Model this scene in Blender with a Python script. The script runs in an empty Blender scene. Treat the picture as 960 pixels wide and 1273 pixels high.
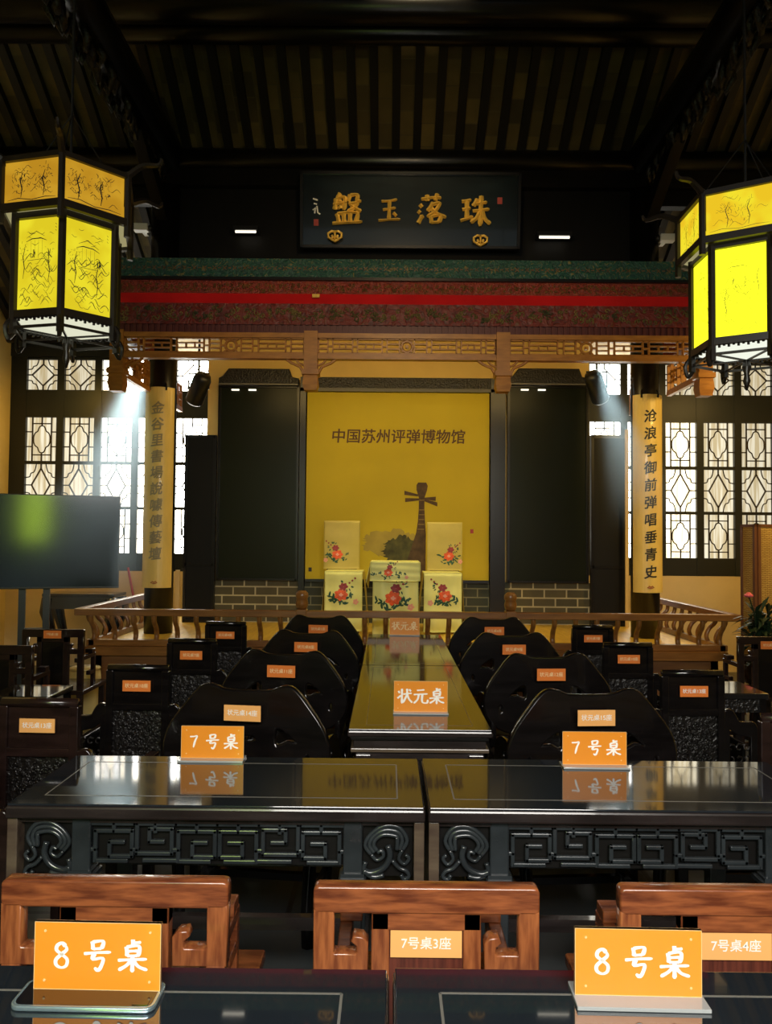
import bpy, bmesh, math, random
from mathutils import Vector, Matrix, Euler
PI = math.pi
sc = bpy.context.scene
COL = sc.collection

# ------------------------------------------------------------------ camera
EYE = Vector((0.0, 0.0, 1.54))
YAW, PITCH, ROLL, FPX = math.radians(.24), math.radians(2.0), .009, 958.0
CM = Matrix.Rotation(YAW, 3, 'Z') @ Matrix.Rotation(PI / 2 + PITCH, 3, 'X') @ Matrix.Rotation(ROLL, 3, 'Z')
cam = bpy.data.cameras.new('camera')
cam.sensor_width = 36.0
cam.lens = FPX / 1273 * 36.0
cam.clip_start = .02
camo = bpy.data.objects.new('camera', cam)
camo.matrix_world = Matrix.Translation(EYE) @ CM.to_4x4()
COL.objects.link(camo)
sc.camera = camo

def at(px, py, Y):
    """world point on the plane y = Y seen at photo pixel (px, py)"""
    d = CM @ Vector(((px - 480) / FPX, -(py - 636.5) / FPX, -1.0))
    return EYE + d * (Y / d.y)

# ------------------------------------------------------------------ world, light, exposure
w = bpy.data.worlds.new('world'); sc.world = w; w.use_nodes = True
w.node_tree.nodes['Background'].inputs[0].default_value = (.75, .9, 1, 1)
w.node_tree.nodes['Background'].inputs[1].default_value = .35
sc.view_settings.view_transform = 'Standard'
sc.view_settings.look = 'None'
sc.view_settings.gamma = 1
sc.view_settings.use_curve_mapping = False
sc.view_settings.exposure = 0.0

def light(kind, name, loc, target, energy, color, size=.5, sizey=None, spot=60, blend=.5):
    l = bpy.data.lights.new(name, kind); l.energy = energy; l.color = color
    if kind == 'AREA':
        l.size = size
        if sizey: l.shape = 'RECTANGLE'; l.size_y = sizey
    elif kind == 'SPOT':
        l.spot_size = math.radians(spot); l.spot_blend = blend; l.shadow_soft_size = size
    else: l.shadow_soft_size = size
    o = bpy.data.objects.new(name, l); COL.objects.link(o); o.location = loc
    o.rotation_euler = (Vector(target) - Vector(loc)).to_track_quat('-Z', 'Y').to_euler()
    return o

WARM = (1.0, .68, .24)
d = light('AREA', 'rear_fill_light', (.35, -1.25, 2.85), (.35, 1.6, .85), 70, (1, .95, .88), 2.4, .9)  # unseen fill added behind the viewer, raised clear of the television reflection
d.data.spread = math.radians(105)
light('AREA', 'garden_light', (-1.05, -1.35, 1.95), (-1.6, 3, 1.7), 12, (.66, 1, .06), .42, 1.0)
light('AREA', 'stage_strip_light', (.13, 6.62, 3.3), (.13, 8.2, 1.7), 20, WARM, 3.2, .25)
light('SPOT', 'stage_lamp', (.13, 6.55, 3.5), (.15, 7.3, 1.0), 90, (1, .86, .42), .12, None, 56, .6)
light('SPOT', 'canopy_fill_light', (.13, 3.3, 4.0), (.13, 6.3, 3.45), 70, (1, .70, .36), .12, None, 84, .7)  # added fill to brighten the canopy and stage front, no such fitting
light('SPOT', 'board_fill_light', (.2, 4.6, 6.3), (.2, 7.06, 4.6), 130, (1, .80, .45), .08, None, 40, .6)  # added spot to brighten the gilded characters, no real fitting
light('AREA', 'bay_lamp', (-3.6, 8.2, 3.3), (-3.7, 9.2, .5), 13, (1, .62, .14), .6)
light('AREA', 'screen_fill_light', (3.4, 5.6, 3.0), (3.5, 6.9, 1.4), 34, (1, .66, .2), .4)  # added warm fill to brighten the bamboo screen
light('AREA', 'bay_lamp', (3.8, 8.2, 3.3), (3.8, 9.2, .5), 9, (1, .64, .2), .6)

# ------------------------------------------------------------------ helpers
class MB:
    def __init__(s): s.v = []; s.f = []
    def add(s, vs, fs):
        b = len(s.v); s.v += [tuple(v) for v in vs]; s.f += [tuple(i + b for i in f) for f in fs]; return s
    def box(s, c, d, M=None):
        x, y, z = d[0] / 2, d[1] / 2, d[2] / 2
        vs = [Vector((a * x, b * y, e * z)) for a in (-1, 1) for b in (-1, 1) for e in (-1, 1)]
        if M is not None: vs = [M @ v for v in vs]
        c = Vector(c)
        return s.add([v + c for v in vs], [(0, 1, 3, 2), (4, 6, 7, 5), (0, 4, 5, 1), (2, 3, 7, 6), (0, 2, 6, 4), (1, 5, 7, 3)])
    def b2(s, x0, x1, y0, y1, z0, z1):
        return s.box(((x0 + x1) / 2, (y0 + y1) / 2, (z0 + z1) / 2), (abs(x1 - x0), abs(y1 - y0), abs(z1 - z0)))
    def bar(s, p, q, wd, dp, up=(0, 1, 0)):
        """square bar from p to q; dp is its size along 'up'"""
        p, q = Vector(p), Vector(q); d = (q - p); L = d.length
        if L < 1e-6: return s
        d /= L; u = Vector(up); u = (u - d * u.dot(d)).normalized(); r = d.cross(u)
        M = Matrix((r, u, d)).transposed()
        return s.box((p + q) / 2, (wd, dp, L), M)
    def tube(s, pts, rad, n=8, closed=False, flat=1.0, caps=True):
        pts = [Vector(p) for p in pts]; m = len(pts)
        rr = rad if isinstance(rad, (list, tuple)) else [rad] * m
        rings = []; prev = None
        for i, p in enumerate(pts):
            a = pts[(i - 1) % m] if (closed or i) else p
            b = pts[(i + 1) % m] if (closed or i < m - 1) else p
            t = (b - a)
            t = t.normalized() if t.length > 1e-9 else Vector((0, 0, 1))
            if prev is None:
                u = Vector((0, 1, 0)) if abs(t.y) < .9 else Vector((1, 0, 0))
            else: u = prev
            u = (u - t * u.dot(t)).normalized(); prev = u; r = t.cross(u)
            rings.append([p + (r * math.cos(k * 2 * PI / n) + u * math.sin(k * 2 * PI / n) * flat) * rr[i] for k in range(n)])
        fs = []
        for i in range(m if closed else m - 1):
            j = (i + 1) % m
            for k in range(n):
                fs.append((i * n + k, i * n + (k + 1) % n, j * n + (k + 1) % n, j * n + k))
        if not closed and caps:
            fs.append(tuple(range(n - 1, -1, -1))); fs.append(tuple((m - 1) * n + k for k in range(n)))
        return s.add([v for r_ in rings for v in r_], fs)
    def lathe(s, prof, c=(0, 0, 0), n=20):
        vs = []; fs = []
        for r, z in prof:
            for k in range(n):
                vs.append((c[0] + r * math.cos(k * 2 * PI / n), c[1] + r * math.sin(k * 2 * PI / n), c[2] + z))
        for i in range(len(prof) - 1):
            for k in range(n):
                fs.append((i * n + k, i * n + (k + 1) % n, (i + 1) * n + (k + 1) % n, (i + 1) * n + k))
        fs.append(tuple(range(n - 1, -1, -1))); fs.append(tuple((len(prof) - 1) * n + k for k in range(n)))
        return s.add(vs, fs)
    def mesh(s, name):
        m = bpy.data.meshes.new(name); m.from_pydata(s.v, [], s.f); m.update(); return m

def link(name, me, mat, parent=None, loc=None, rot=None, smooth=False, bevel=0):
    o = bpy.data.objects.new(name, me); COL.objects.link(o)
    if mat is not None and not me.materials: me.materials.append(mat)
    if parent is not None: o.parent = parent
    if loc is not None: o.location = loc
    if rot is not None: o.rotation_euler = rot
    if smooth:
        for p in me.polygons: p.use_smooth = True
    if bevel:
        b = o.modifiers.new('bevel', 'BEVEL'); b.width = bevel; b.segments = 2; b.limit_method = 'ANGLE'; b.angle_limit = .6
    return o

def obj(name, mb, mat, parent=None, loc=None, rot=None, smooth=False, bevel=0):
    return link(name, mb.mesh(name), mat, parent, loc, rot, smooth, bevel)

def tag(o, label, cat, group=None, kind=None):
    if label: o['label'] = label
    if cat: o['category'] = cat
    if group: o['group'] = group
    if kind: o['kind'] = kind
    return o

def thing(name, loc=(0, 0, 0), rz=0, label=None, cat=None, group=None, kind=None):
    o = bpy.data.objects.new(name, None); COL.objects.link(o); o.location = loc; o.rotation_euler = (0, 0, rz)
    o.empty_display_size = .1
    return tag(o, label, cat, group, kind)

KIDS = {}
def kids(o): return [c for c in bpy.data.objects if c.parent == o]
def copy_tree(o, parent=None):
    c = o.copy(); COL.objects.link(c)
    if parent is not None: c.parent = parent
    for ch in kids(o): copy_tree(ch, c)
    return c

def struct(name, mb, mat, **k):
    o = obj(name, mb, mat, **k)
    if o.parent is None: o['kind'] = 'structure'
    return o

def smooth_path(p, n=5, closed=False):
    P = [Vector(q) for q in p]; m = len(P); out = []
    for i in range(m if closed else m - 1):
        if closed: a, b, c, d = P[(i - 1) % m], P[i], P[(i + 1) % m], P[(i + 2) % m]
        else: a, b, c, d = P[max(i - 1, 0)], P[i], P[i + 1], P[min(i + 2, m - 1)]
        for k in range(n):
            t = k / n
            out.append(.5 * ((2 * b) + (c - a) * t + (2 * a - 5 * b + 4 * c - d) * t * t + (3 * b - a - 3 * c + d) * t ** 3))
    if not closed: out.append(P[-1])
    return out

def plate(splines, depth, bevel=0.0):
    """flat board cut to the outline splines (first outer, others holes) in the x-z plane, centred on y = 0"""
    c = bpy.data.curves.new('outline', 'CURVE'); c.dimensions = '2D'; c.fill_mode = 'BOTH'
    c.extrude = max(depth / 2 - bevel, .0002); c.bevel_depth = bevel; c.bevel_resolution = 1
    for s_ in splines:
        sp = c.splines.new('POLY'); sp.points.add(len(s_) - 1)
        for q, p in zip(sp.points, s_): q.co = (p[0], p[1], 0, 1)
        sp.use_cyclic_u = True
    o = bpy.data.objects.new('outline', c); COL.objects.link(o)
    bpy.context.view_layer.update()
    m = bpy.data.meshes.new_from_object(o.evaluated_get(bpy.context.evaluated_depsgraph_get()))
    bpy.data.objects.remove(o); bpy.data.curves.remove(c)
    m.transform(Matrix.Rotation(PI / 2, 4, 'X')); m.materials.clear()
    return m

def rrect(x0, x1, z0, z1, r=0.0, n=4):
    if r <= 0: return [(x0, z0), (x1, z0), (x1, z1), (x0, z1)]
    out = []
    for cx, cz, a in ((x1 - r, z0 + r, -PI / 2), (x1 - r, z1 - r, 0), (x0 + r, z1 - r, PI / 2), (x0 + r, z0 + r, PI)):
        for k in range(n + 1):
            t = a + k * PI / 2 / n; out.append((cx + r * math.cos(t), cz + r * math.sin(t)))
    return out

TXT = {}
def text_mesh(body, size, slant=.07, bold=0.0, extrude=.0004, vertical=False):
    key = (body, size, slant, bold, extrude, vertical)
    if key in TXT: return TXT[key]
    c = bpy.data.curves.new('lettering', 'FONT'); c.body = '\n'.join(body) if vertical else body
    c.size = size; c.shear = slant; c.align_x = 'CENTER'; c.align_y = 'CENTER'; c.extrude = extrude; c.offset = bold
    c.space_line = 1.0
    o = bpy.data.objects.new('lettering', c); COL.objects.link(o)
    bpy.context.view_layer.update()
    m = bpy.data.meshes.new_from_object(o.evaluated_get(bpy.context.evaluated_depsgraph_get()))
    bpy.data.objects.remove(o); bpy.data.curves.remove(c)
    if not vertical:
        for v in m.vertices: v.co.y += v.co.x * 0
    m.transform(Matrix.Rotation(PI / 2, 4, 'X')); m.materials.clear()
    TXT[key] = m
    return m

# brush strokes on a 100 x 100 grid: (points), hand-drawn regular script
GL = {
 '7': [[(22, 82), (50, 83), (72, 86), (58, 52), (46, 6)]],
 '8': [[(62, 78), (50, 88), (34, 80), (32, 64), (50, 50), (68, 34), (66, 14), (50, 6), (32, 14), (30, 32), (48, 50), (66, 66), (62, 80)]],
 '号': [[(34, 92), (37, 66)], [(34, 90), (68, 93), (63, 69)], [(37, 69), (64, 71)], [(8, 54), (50, 58), (94, 60)], [(42, 56), (37, 38), (68, 41), (64, 18), (54, 4), (42, 12)]],
 '桌': [[(50, 100), (50, 78)], [(51, 90), (76, 92)], [(30, 78), (33, 48)], [(30, 77), (70, 80), (67, 48)], [(34, 64), (67, 66)], [(33, 50), (67, 51)], [(4, 36), (50, 39), (96, 41)], [(50, 50), (50, 0)], [(48, 38), (30, 20), (6, 6)], [(52, 38), (70, 18), (98, 8)]],
 '状': [[(10, 80), (18, 66)], [(4, 34), (26, 52)], [(32, 94), (32, 2)], [(40, 60), (68, 64), (94, 66)], [(64, 94), (62, 55), (38, 6)], [(64, 60), (78, 28), (98, 8)], [(78, 90), (88, 78)]],
 '元': [[(26, 84), (74, 88)], [(6, 58), (50, 61), (94, 63)], [(38, 60), (30, 28), (6, 4)], [(60, 61), (58, 22), (66, 8), (90, 8), (94, 28)]],
 '座': [[(50, 100), (56, 88)], [(16, 82), (50, 84), (92, 86)], [(18, 82), (16, 40), (2, 2)], [(38, 76), (26, 48)], [(38, 66), (48, 54)], [(68, 76), (58, 48)], [(68, 66), (82, 54)], [(32, 34), (80, 38)], [(55, 74), (55, 8)], [(18, 6), (94, 9)]],
 '珠': [[(6, 82), (38, 87)], [(8, 56), (36, 61)], [(23, 84), (24, 26)], [(2, 20), (44, 34)], [(58, 90), (44, 66)], [(52, 74), (90, 80)], [(42, 51), (98, 58)], [(70, 100), (68, 2)], [(68, 52), (56, 30), (36, 14)], [(72, 52), (84, 26), (102, 10)]],
 '落': [[(14, 84), (60, 90), (84, 88)], [(34, 98), (36, 76)], [(70, 102), (62, 78)], [(10, 66), (18, 56)], [(4, 44), (12, 36)], [(4, 2), (20, 30)], [(56, 72), (36, 42)], [(54, 66), (78, 70), (60, 40), (34, 24)], [(50, 52), (70, 36), (102, 22)], [(48, 26), (52, 2)], [(48, 25), (82, 29), (76, 4)], [(50, 5), (78, 6)]],
 '玉': [[(16, 84), (50, 86), (82, 92)], [(22, 50), (76, 58)], [(50, 86), (48, 10)], [(4, 6), (50, 10), (96, 12)], [(66, 38), (80, 24)]],
 '盤': [[(26, 102), (18, 88)], [(12, 84), (8, 46)], [(12, 84), (42, 88), (38, 46)], [(2, 64), (50, 72)], [(24, 80), (26, 72)], [(24, 60), (28, 50)], [(60, 96), (52, 74)], [(60, 95), (84, 96), (84, 78), (98, 76)], [(54, 66), (84, 70), (70, 52), (50, 42)], [(62, 62), (98, 42)], [(16, 34), (22, 6)], [(16, 34), (82, 38), (78, 6)], [(38, 34), (40, 6)], [(60, 35), (60, 6)], [(0, 2), (50, 5), (102, 8)]],
}
def glyph(mb, ch, cx, cz, s, wd=.085, y=0.0, crown=.0, th=.0006):
    """one written character, facing -y"""
    for si, st in enumerate(GL[ch]):
        p2 = smooth_path([Vector((a, b, 0)) for a, b in st], 6)
        L = len(p2); yy = y - .00012 * (si + 1) * (s / .05)
        vs = []; fs = []
        for i, p in enumerate(p2):
            a, b = p2[max(i - 1, 0)], p2[min(i + 1, L - 1)]
            t = (b - a).normalized(); n = Vector((-t.y, t.x, 0)); u = i / (L - 1)
            hz = .72 + .38 * abs(t.y)
            k = wd * 50 * hz * (1.18 - .55 * math.sin(PI * min(u * 1.05, 1)) * .6) * (1 if u < .86 else max(.25, 1 - (u - .86) * 4.2))
            if i == 0: k *= .75
            for q, yo in ((p + n * k, 0), (p, -crown), (p - n * k, 0)):
                vs.append((cx + (q.x - 50) / 100 * s, yy + yo, cz + (q.y - 50) / 100 * s))
            if i:
                c = i * 3
                fs += [(c - 3, c - 2, c + 1, c), (c - 2, c - 1, c + 2, c + 1)]
        mb.add(vs, fs)

def word(s_, size, pitch, wd=.085, y=0, crown=0, cz=0, skip=None):
    mb = MB(); n = len(s_)
    for i, ch in enumerate(s_):
        glyph(mb, ch, (i - (n - 1) / 2) * pitch, cz, size * (.92 if ch.isdigit() else 1), wd, y, crown)
    return mb

# ------------------------------------------------------------------ materials
def nt(m): return m.node_tree.nodes, m.node_tree.links
def mat(name, col, rough=.5, metal=0, var=.0, vscale=6.0, stretch=(1, 1, 1), col2=None, bump=0, bscale=40, coat=0, ior=1.5, spec=.5, rvar=0):
    m = bpy.data.materials.new(name); m.use_nodes = True
    N, L = nt(m); b = N['Principled BSDF']
    b.inputs['Roughness'].default_value = rough; b.inputs['Metallic'].default_value = metal
    b.inputs['IOR'].default_value = ior; b.inputs['Specular IOR Level'].default_value = spec
    b.inputs['Coat Weight'].default_value = coat; b.inputs['Coat Roughness'].default_value = .05
    b.inputs['Base Color'].default_value = (*col, 1)
    tc = N.new('ShaderNodeTexCoord')
    if var or col2:
        mp = N.new('ShaderNodeMapping'); mp.inputs['Scale'].default_value = stretch
        nz = N.new('ShaderNodeTexNoise'); nz.inputs['Scale'].default_value = vscale; nz.inputs['Detail'].default_value = 5
        cr = N.new('ShaderNodeValToRGB')
        c2 = col2 or tuple(c * (1 - var) for c in col)
        cr.color_ramp.elements[0].color = (*c2, 1); cr.color_ramp.elements[1].color = (*col, 1)
        cr.color_ramp.elements[0].position = .35; cr.color_ramp.elements[1].position = .65
        L.new(tc.outputs['Object'], mp.inputs[0]); L.new(mp.outputs[0], nz.inputs['Vector'])
        L.new(nz.outputs[0], cr.inputs[0]); L.new(cr.outputs[0], b.inputs['Base Color'])
        if rvar:
            mr = N.new('ShaderNodeMapRange'); mr.inputs[3].default_value = max(rough - rvar, .01); mr.inputs[4].default_value = rough + rvar
            L.new(nz.outputs[0], mr.inputs[0]); L.new(mr.outputs[0], b.inputs['Roughness'])
    if bump:
        n2 = N.new('ShaderNodeTexNoise'); n2.inputs['Scale'].default_value = bscale
        L.new(tc.outputs['Object'], n2.inputs['Vector'])
        bp = N.new('ShaderNodeBump'); bp.inputs['Strength'].default_value = bump; bp.inputs['Distance'].default_value = .01
        L.new(n2.outputs[0], bp.inputs['Height']); L.new(bp.outputs[0], b.inputs['Normal'])
    return m

def emis(name, col, strength, col2=None, scale=(8, 8, 1), nscale=3):
    m = bpy.data.materials.new(name); m.use_nodes = True
    N, L = nt(m); N.remove(N['Principled BSDF'])
    e = N.new('ShaderNodeEmission'); e.inputs[0].default_value = (*col, 1); e.inputs[1].default_value = strength
    L.new(e.outputs[0], N['Material Output'].inputs[0])
    if col2:
        tc = N.new('ShaderNodeTexCoord'); mp = N.new('ShaderNodeMapping'); mp.inputs['Scale'].default_value = scale
        nz = N.new('ShaderNodeTexNoise'); nz.inputs['Scale'].default_value = nscale
        cr = N.new('ShaderNodeValToRGB'); cr.color_ramp.elements[0].position = .4; cr.color_ramp.elements[1].position = .6
        cr.color_ramp.elements[0].color = (*col2, 1); cr.color_ramp.elements[1].color = (*col, 1)
        L.new(tc.outputs['Object'], mp.inputs[0]); L.new(mp.outputs[0], nz.inputs['Vector'])
        L.new(nz.outputs[0], cr.inputs[0]); L.new(cr.outputs[0], e.inputs[0])
    return m

def brickmat(name, c1, c2, mortar, scale, w_, h_, msize, rough=.7, axes='XZ', bump=.3):
    m = bpy.data.materials.new(name); m.use_nodes = True
    N, L = nt(m); b = N['Principled BSDF']; b.inputs['Roughness'].default_value = rough
    tc = N.new('ShaderNodeTexCoord'); mp = N.new('ShaderNodeMapping')
    if axes == 'XZ': mp.inputs['Rotation'].default_value = (PI / 2, 0, 0)
    elif axes == 'YX': mp.inputs['Rotation'].default_value = (0, 0, PI / 2)
    bt = N.new('ShaderNodeTexBrick'); bt.inputs['Scale'].default_value = scale
    bt.inputs['Brick Width'].default_value = w_; bt.inputs['Row Height'].default_value = h_; bt.inputs['Mortar Size'].default_value = msize
    bt.inputs['Color1'].default_value = (*c1, 1); bt.inputs['Color2'].default_value = (*c2, 1); bt.inputs['Mortar'].default_value = (*mortar, 1)
    bt.inputs['Bias'].default_value = 0
    nz = N.new('ShaderNodeTexNoise'); nz.inputs['Scale'].default_value = 5; nz.inputs['Detail'].default_value = 6
    mx = N.new('ShaderNodeMix'); mx.data_type = 'RGBA'; mx.blend_type = 'MULTIPLY'; mx.inputs[0].default_value = .55
    L.new(tc.outputs['Object'], mp.inputs[0]); L.new(mp.outputs[0], bt.inputs['Vector']); L.new(tc.outputs['Object'], nz.inputs['Vector'])
    L.new(bt.outputs['Color'], mx.inputs[6]); L.new(nz.outputs[0], mx.inputs[7]); L.new(mx.outputs[2], b.inputs['Base Color'])
    bp = N.new('ShaderNodeBump'); bp.inputs['Strength'].default_value = bump; bp.inputs['Distance'].default_value = .01; bp.invert = True
    L.new(bt.outputs['Fac'], bp.inputs['Height']); L.new(bp.outputs[0], b.inputs['Normal'])
    return m

def carvemat(name, base, gold, dark, scale=14, stretch=(1, 1, 1), rough=.45):
    """painted carving: small gold and dark motifs over a ground colour, with relief"""
    m = bpy.data.materials.new(name); m.use_nodes = True
    N, L = nt(m); b = N['Principled BSDF']; b.inputs['Roughness'].default_value = rough
    tc = N.new('ShaderNodeTexCoord'); mp = N.new('ShaderNodeMapping'); mp.inputs['Scale'].default_value = stretch
    vo = N.new('ShaderNodeTexVoronoi'); vo.inputs['Scale'].default_value = scale; vo.feature = 'F1'
    nz = N.new('ShaderNodeTexNoise'); nz.inputs['Scale'].default_value = scale * 1.6; nz.inputs['Detail'].default_value = 6; nz.inputs['Distortion'].default_value = 2.5
    L.new(tc.outputs['Object'], mp.inputs[0]); L.new(mp.outputs[0], vo.inputs['Vector']); L.new(mp.outputs[0], nz.inputs['Vector'])
    c1 = N.new('ShaderNodeValToRGB'); e = c1.color_ramp.elements
    e[0].position = .40; e[0].color = (*dark, 1); e[1].position = .5; e[1].color = (*base, 1)
    k = e.new(.60); k.color = (*base, 1); k = e.new(.66); k.color = (*gold, 1)
    L.new(nz.outputs[0], c1.inputs[0])
    c2 = N.new('ShaderNodeValToRGB'); e = c2.color_ramp.elements
    e[0].position = .08; e[0].color = (*gold, 1); e[1].position = .2; e[1].color = (*base, 1)
    L.new(vo.outputs['Distance'], c2.inputs[0])
    mx = N.new('ShaderNodeMix'); mx.data_type = 'RGBA'; mx.inputs[0].default_value = .35
    L.new(c1.outputs[0], mx.inputs[6]); L.new(c2.outputs[0], mx.inputs[7]); L.new(mx.outputs[2], b.inputs['Base Color'])
    bp = N.new('ShaderNodeBump'); bp.inputs['Strength'].default_value = .8; bp.inputs['Distance'].default_value = .02
    L.new(nz.outputs[0], bp.inputs['Height']); L.new(bp.outputs[0], b.inputs['Normal'])
    return m

M = {}
M['floor'] = brickmat('slate_floor_tiles', (.10, .115, .12), (.075, .09, .095), (.03, .035, .035), 1.0, .8, .8, .012, .35, 'XY', .2)
M['rafter'] = mat('black_rafter', (.004, .0035, .003), .6)
M['black'] = mat('black_lacquer', (.006, .005, .0045), .3, var=.4, vscale=4, bump=.03)
M['blackwall'] = mat('black_timber', (.004, .0035, .003), .5, spec=.25, var=.4, vscale=2, stretch=(6, 6, 1))
M['ebony'] = mat('ebony_chair_wood', (.007, .0055, .0055), .17, var=.5, vscale=5, stretch=(1, 1, 6), coat=.3)
M['ebony2'] = mat('dark_brown_chair_wood', (.022, .011, .009), .22, var=.5, vscale=6, stretch=(1, 1, 5), coat=.3)
M['carvedark'] = mat('carved_dark_wood', (.010, .008, .007), .36, var=.6, vscale=30, bump=1.0, bscale=55)
M['redwood'] = mat('red_rosewood', (.31, .092, .030), .26, vscale=5, stretch=(2.2, 9, 16), col2=(.12, .030, .012), coat=.35)
M['redwoodv'] = mat('red_rosewood_upright', (.36, .115, .036), .26, vscale=5, stretch=(16, 9, 2.2), col2=(.17, .045, .016), coat=.35)
M['redpanel'] = mat('dark_rosewood_panel', (.14, .035, .02), .3, vscale=5, stretch=(22, 8, 1.5), col2=(.07, .018, .012), coat=.3)
M['railwood'] = mat('brown_rail_wood', (.27, .115, .025), .34, vscale=4, stretch=(1, 8, 8), col2=(.18, .07, .015), coat=.2)
M['fascia'] = mat('brown_stage_boards', (.19, .078, .018), .45, vscale=3, stretch=(1, 8, 10), col2=(.13, .05, .012))
M['frame_orange'] = mat('amber_fretwork_wood', (.48, .20, .03), .4, vscale=4, stretch=(2, 8, 8), col2=(.34, .13, .018))
M['stagefloor'] = mat('stage_floorboards', (.80, .55, .08), .4, vscale=4, stretch=(8, 1, 1), col2=(.66, .42, .06))
M['cream'] = mat('ochre_plaster', (.80, .60, .30), .75, var=.15, vscale=2)
M['yellowwall'] = mat('yellow_plaster', (.85, .62, .22), .75, var=.12, vscale=2)
M['table'] = mat('black_table_lacquer', (.014, .013, .013), .10, var=.4, vscale=3, coat=1.0, rvar=.04)
M['tableglass'] = mat('tinted_glass_top', (.016, .020, .026), .05, var=.3, vscale=2.5, coat=.35, ior=1.5, rvar=.03)
M['tableglass3'] = mat('tinted_glass_near', (.018, .024, .032), .03, var=.3, vscale=2.5, coat=1, ior=2.1, rvar=.015)
M['tablewood'] = mat('dark_table_wood', (.026, .019, .018), .27, var=.5, vscale=5, stretch=(1, 6, 6), coat=.4)
M['tablecarve'] = mat('carved_table_wood', (.026, .032, .036), .24, var=.4, vscale=9, coat=.4)
M['tablelight'] = mat('brown_worn_table_wood', (.12, .09, .06), .3, vscale=5, stretch=(1, 6, 6), col2=(.06, .04, .03), coat=.3)
M['inlay'] = mat('pale_inlay', (.15, .145, .13), .4)
M['sign'] = mat('orange_card', (.80, .27, .016), .32, var=.05, vscale=3, coat=.3)
M['plate'] = mat('lit_orange_plate', (.92, .46, .15), .3, coat=.3)  # lighter copy for nearer plates, stronger light put into the colour
M['plate_dark'] = mat('dim_orange_plate', (.80, .22, .045), .3, coat=.3)  # darker copy for farther plates, weaker light put into the colour
M['white'] = mat('white_lettering', (.93, .9, .85), .5)
M['paleletter'] = mat('pale_orange_lettering', (.95, .68, .36), .5)  # pale orange lettering for the farther plates and card
M['edge'] = mat('pale_card_edge', (.85, .55, .25), .4)
M['acrylic'] = mat('smoky_acrylic', (.34, .36, .37), .08, coat=.6)
M['phone'] = mat('black_phone_glass', (.008, .008, .01), .05, coat=1)
M['phonerim'] = mat('pale_blue_metal', (.45, .62, .72), .25, metal=.8)
M['tvscreen'] = mat('dark_tv_glass', (.004, .012, .011), .12, spec=.6)
M['tvbody'] = mat('black_plastic', (.01, .01, .011), .35)
M['gold'] = mat('gilded_wood', (.95, .58, .10), .32, metal=.2, var=.25, vscale=25)
M['board'] = mat('dark_teal_lacquer', (.007, .014, .016), .22, var=.5, vscale=3, stretch=(1, 1, 4), coat=.5)
M['panelblack'] = mat('dark_green_lacquer', (.010, .013, .006), .3, spec=.22)
M['seal'] = mat('red_seal', (.35, .03, .02), .5)
M['green'] = carvemat('green_painted_carving', (.012, .085, .06), (.30, .21, .05), (.008, .03, .035), 11, (1, 1, 1))
M['redcarve'] = carvemat('red_painted_carving', (.17, .016, .010), (.12, .06, .02), (.035, .012, .01), 8)
M['redcarve2'] = carvemat('red_small_carving', (.30, .035, .018), (.26, .10, .03), (.09, .015, .012), 16)
M['red'] = mat('bright_red_paint', (.75, .012, .014), .35, var=.2, vscale=3)
M['reliefgold'] = mat('tarnished_gold_relief', (.22, .17, .06), .4, var=.6, vscale=9, col2=(.05, .06, .03))
M['reliefbrown'] = mat('brown_gold_relief', (.26, .12, .04), .4, var=.5, vscale=9)
M['dentil'] = mat('dark_red_paint', (.10, .016, .012), .5)
M['plaque'] = mat('yellow_couplet_board', (.86, .62, .17), .4, var=.15, vscale=3, stretch=(3, 3, 1), coat=.2)
M['ink'] = mat('black_ink', (.02, .02, .022), .6)
M['washedink'] = mat('flare_washed_ink', (.33, .27, .15), .6)  # ink lightened to imitate lens flare washing over the board
M['screencloth'] = mat('printed_yellow_backdrop', (.56, .43, .008), .7, var=.10, vscale=1.4)
M['mist'] = mat('printed_ink_wash', (.42, .32, .05), .7, var=.3, vscale=4)
M['inktree'] = mat('printed_dark_tree', (.10, .095, .02), .7, var=.7, vscale=9)
M['brownprint'] = mat('printed_brown', (.11, .06, .02), .7, var=.5, vscale=14)
M['tanprint'] = mat('printed_tan', (.34, .24, .07), .7)
M['brownletter'] = mat('printed_dark_letter', (.10, .05, .02), .7)
M['brick'] = brickmat('grey_brick_pale_joints', (.13, .11, .05), (.09, .08, .04), (.62, .55, .34), 1.0, .235, .093, .008, .7)
M['brick2'] = brickmat('green_grey_brick_thin_joints', (.075, .085, .05), (.05, .06, .04), (.30, .30, .18), 1.0, .235, .093, .006, .7)
M['tiles'] = brickmat('roof_soffit_tiles', (.26, .185, .055), (.09, .066, .028), (.17, .13, .05), 1.0, .23, .205, .006, .8, 'YX', .4)
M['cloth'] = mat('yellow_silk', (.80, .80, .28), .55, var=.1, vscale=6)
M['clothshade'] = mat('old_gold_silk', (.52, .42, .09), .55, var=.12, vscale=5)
M['peony'] = mat('orange_red_thread', (.85, .12, .03), .6, var=.3, vscale=40)
M['maroon'] = mat('maroon_thread', (.34, .04, .05), .6, var=.3, vscale=40)
M['pink'] = mat('pink_thread', (.80, .36, .28), .6)
M['leafgreen'] = mat('green_thread', (.02, .10, .06), .6, var=.4, vscale=30)
M['mullion'] = mat('dark_window_wood', (.008, .011, .011), .45, var=.3, vscale=4)
M['lattice'] = mat('lead_lattice', (.03, .022, .015), .5)
M['bamboo'] = brickmat('woven_bamboo', (.80, .55, .17), (.68, .44, .13), (.26, .13, .035), 1.0, .05, .012, .0022, .9)
M['bamboo'].node_tree.nodes['Principled BSDF'].inputs['Specular IOR Level'].default_value = .1
M['screenwood'] = mat('brown_screen_frame', (.14, .055, .025), .35)
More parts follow.
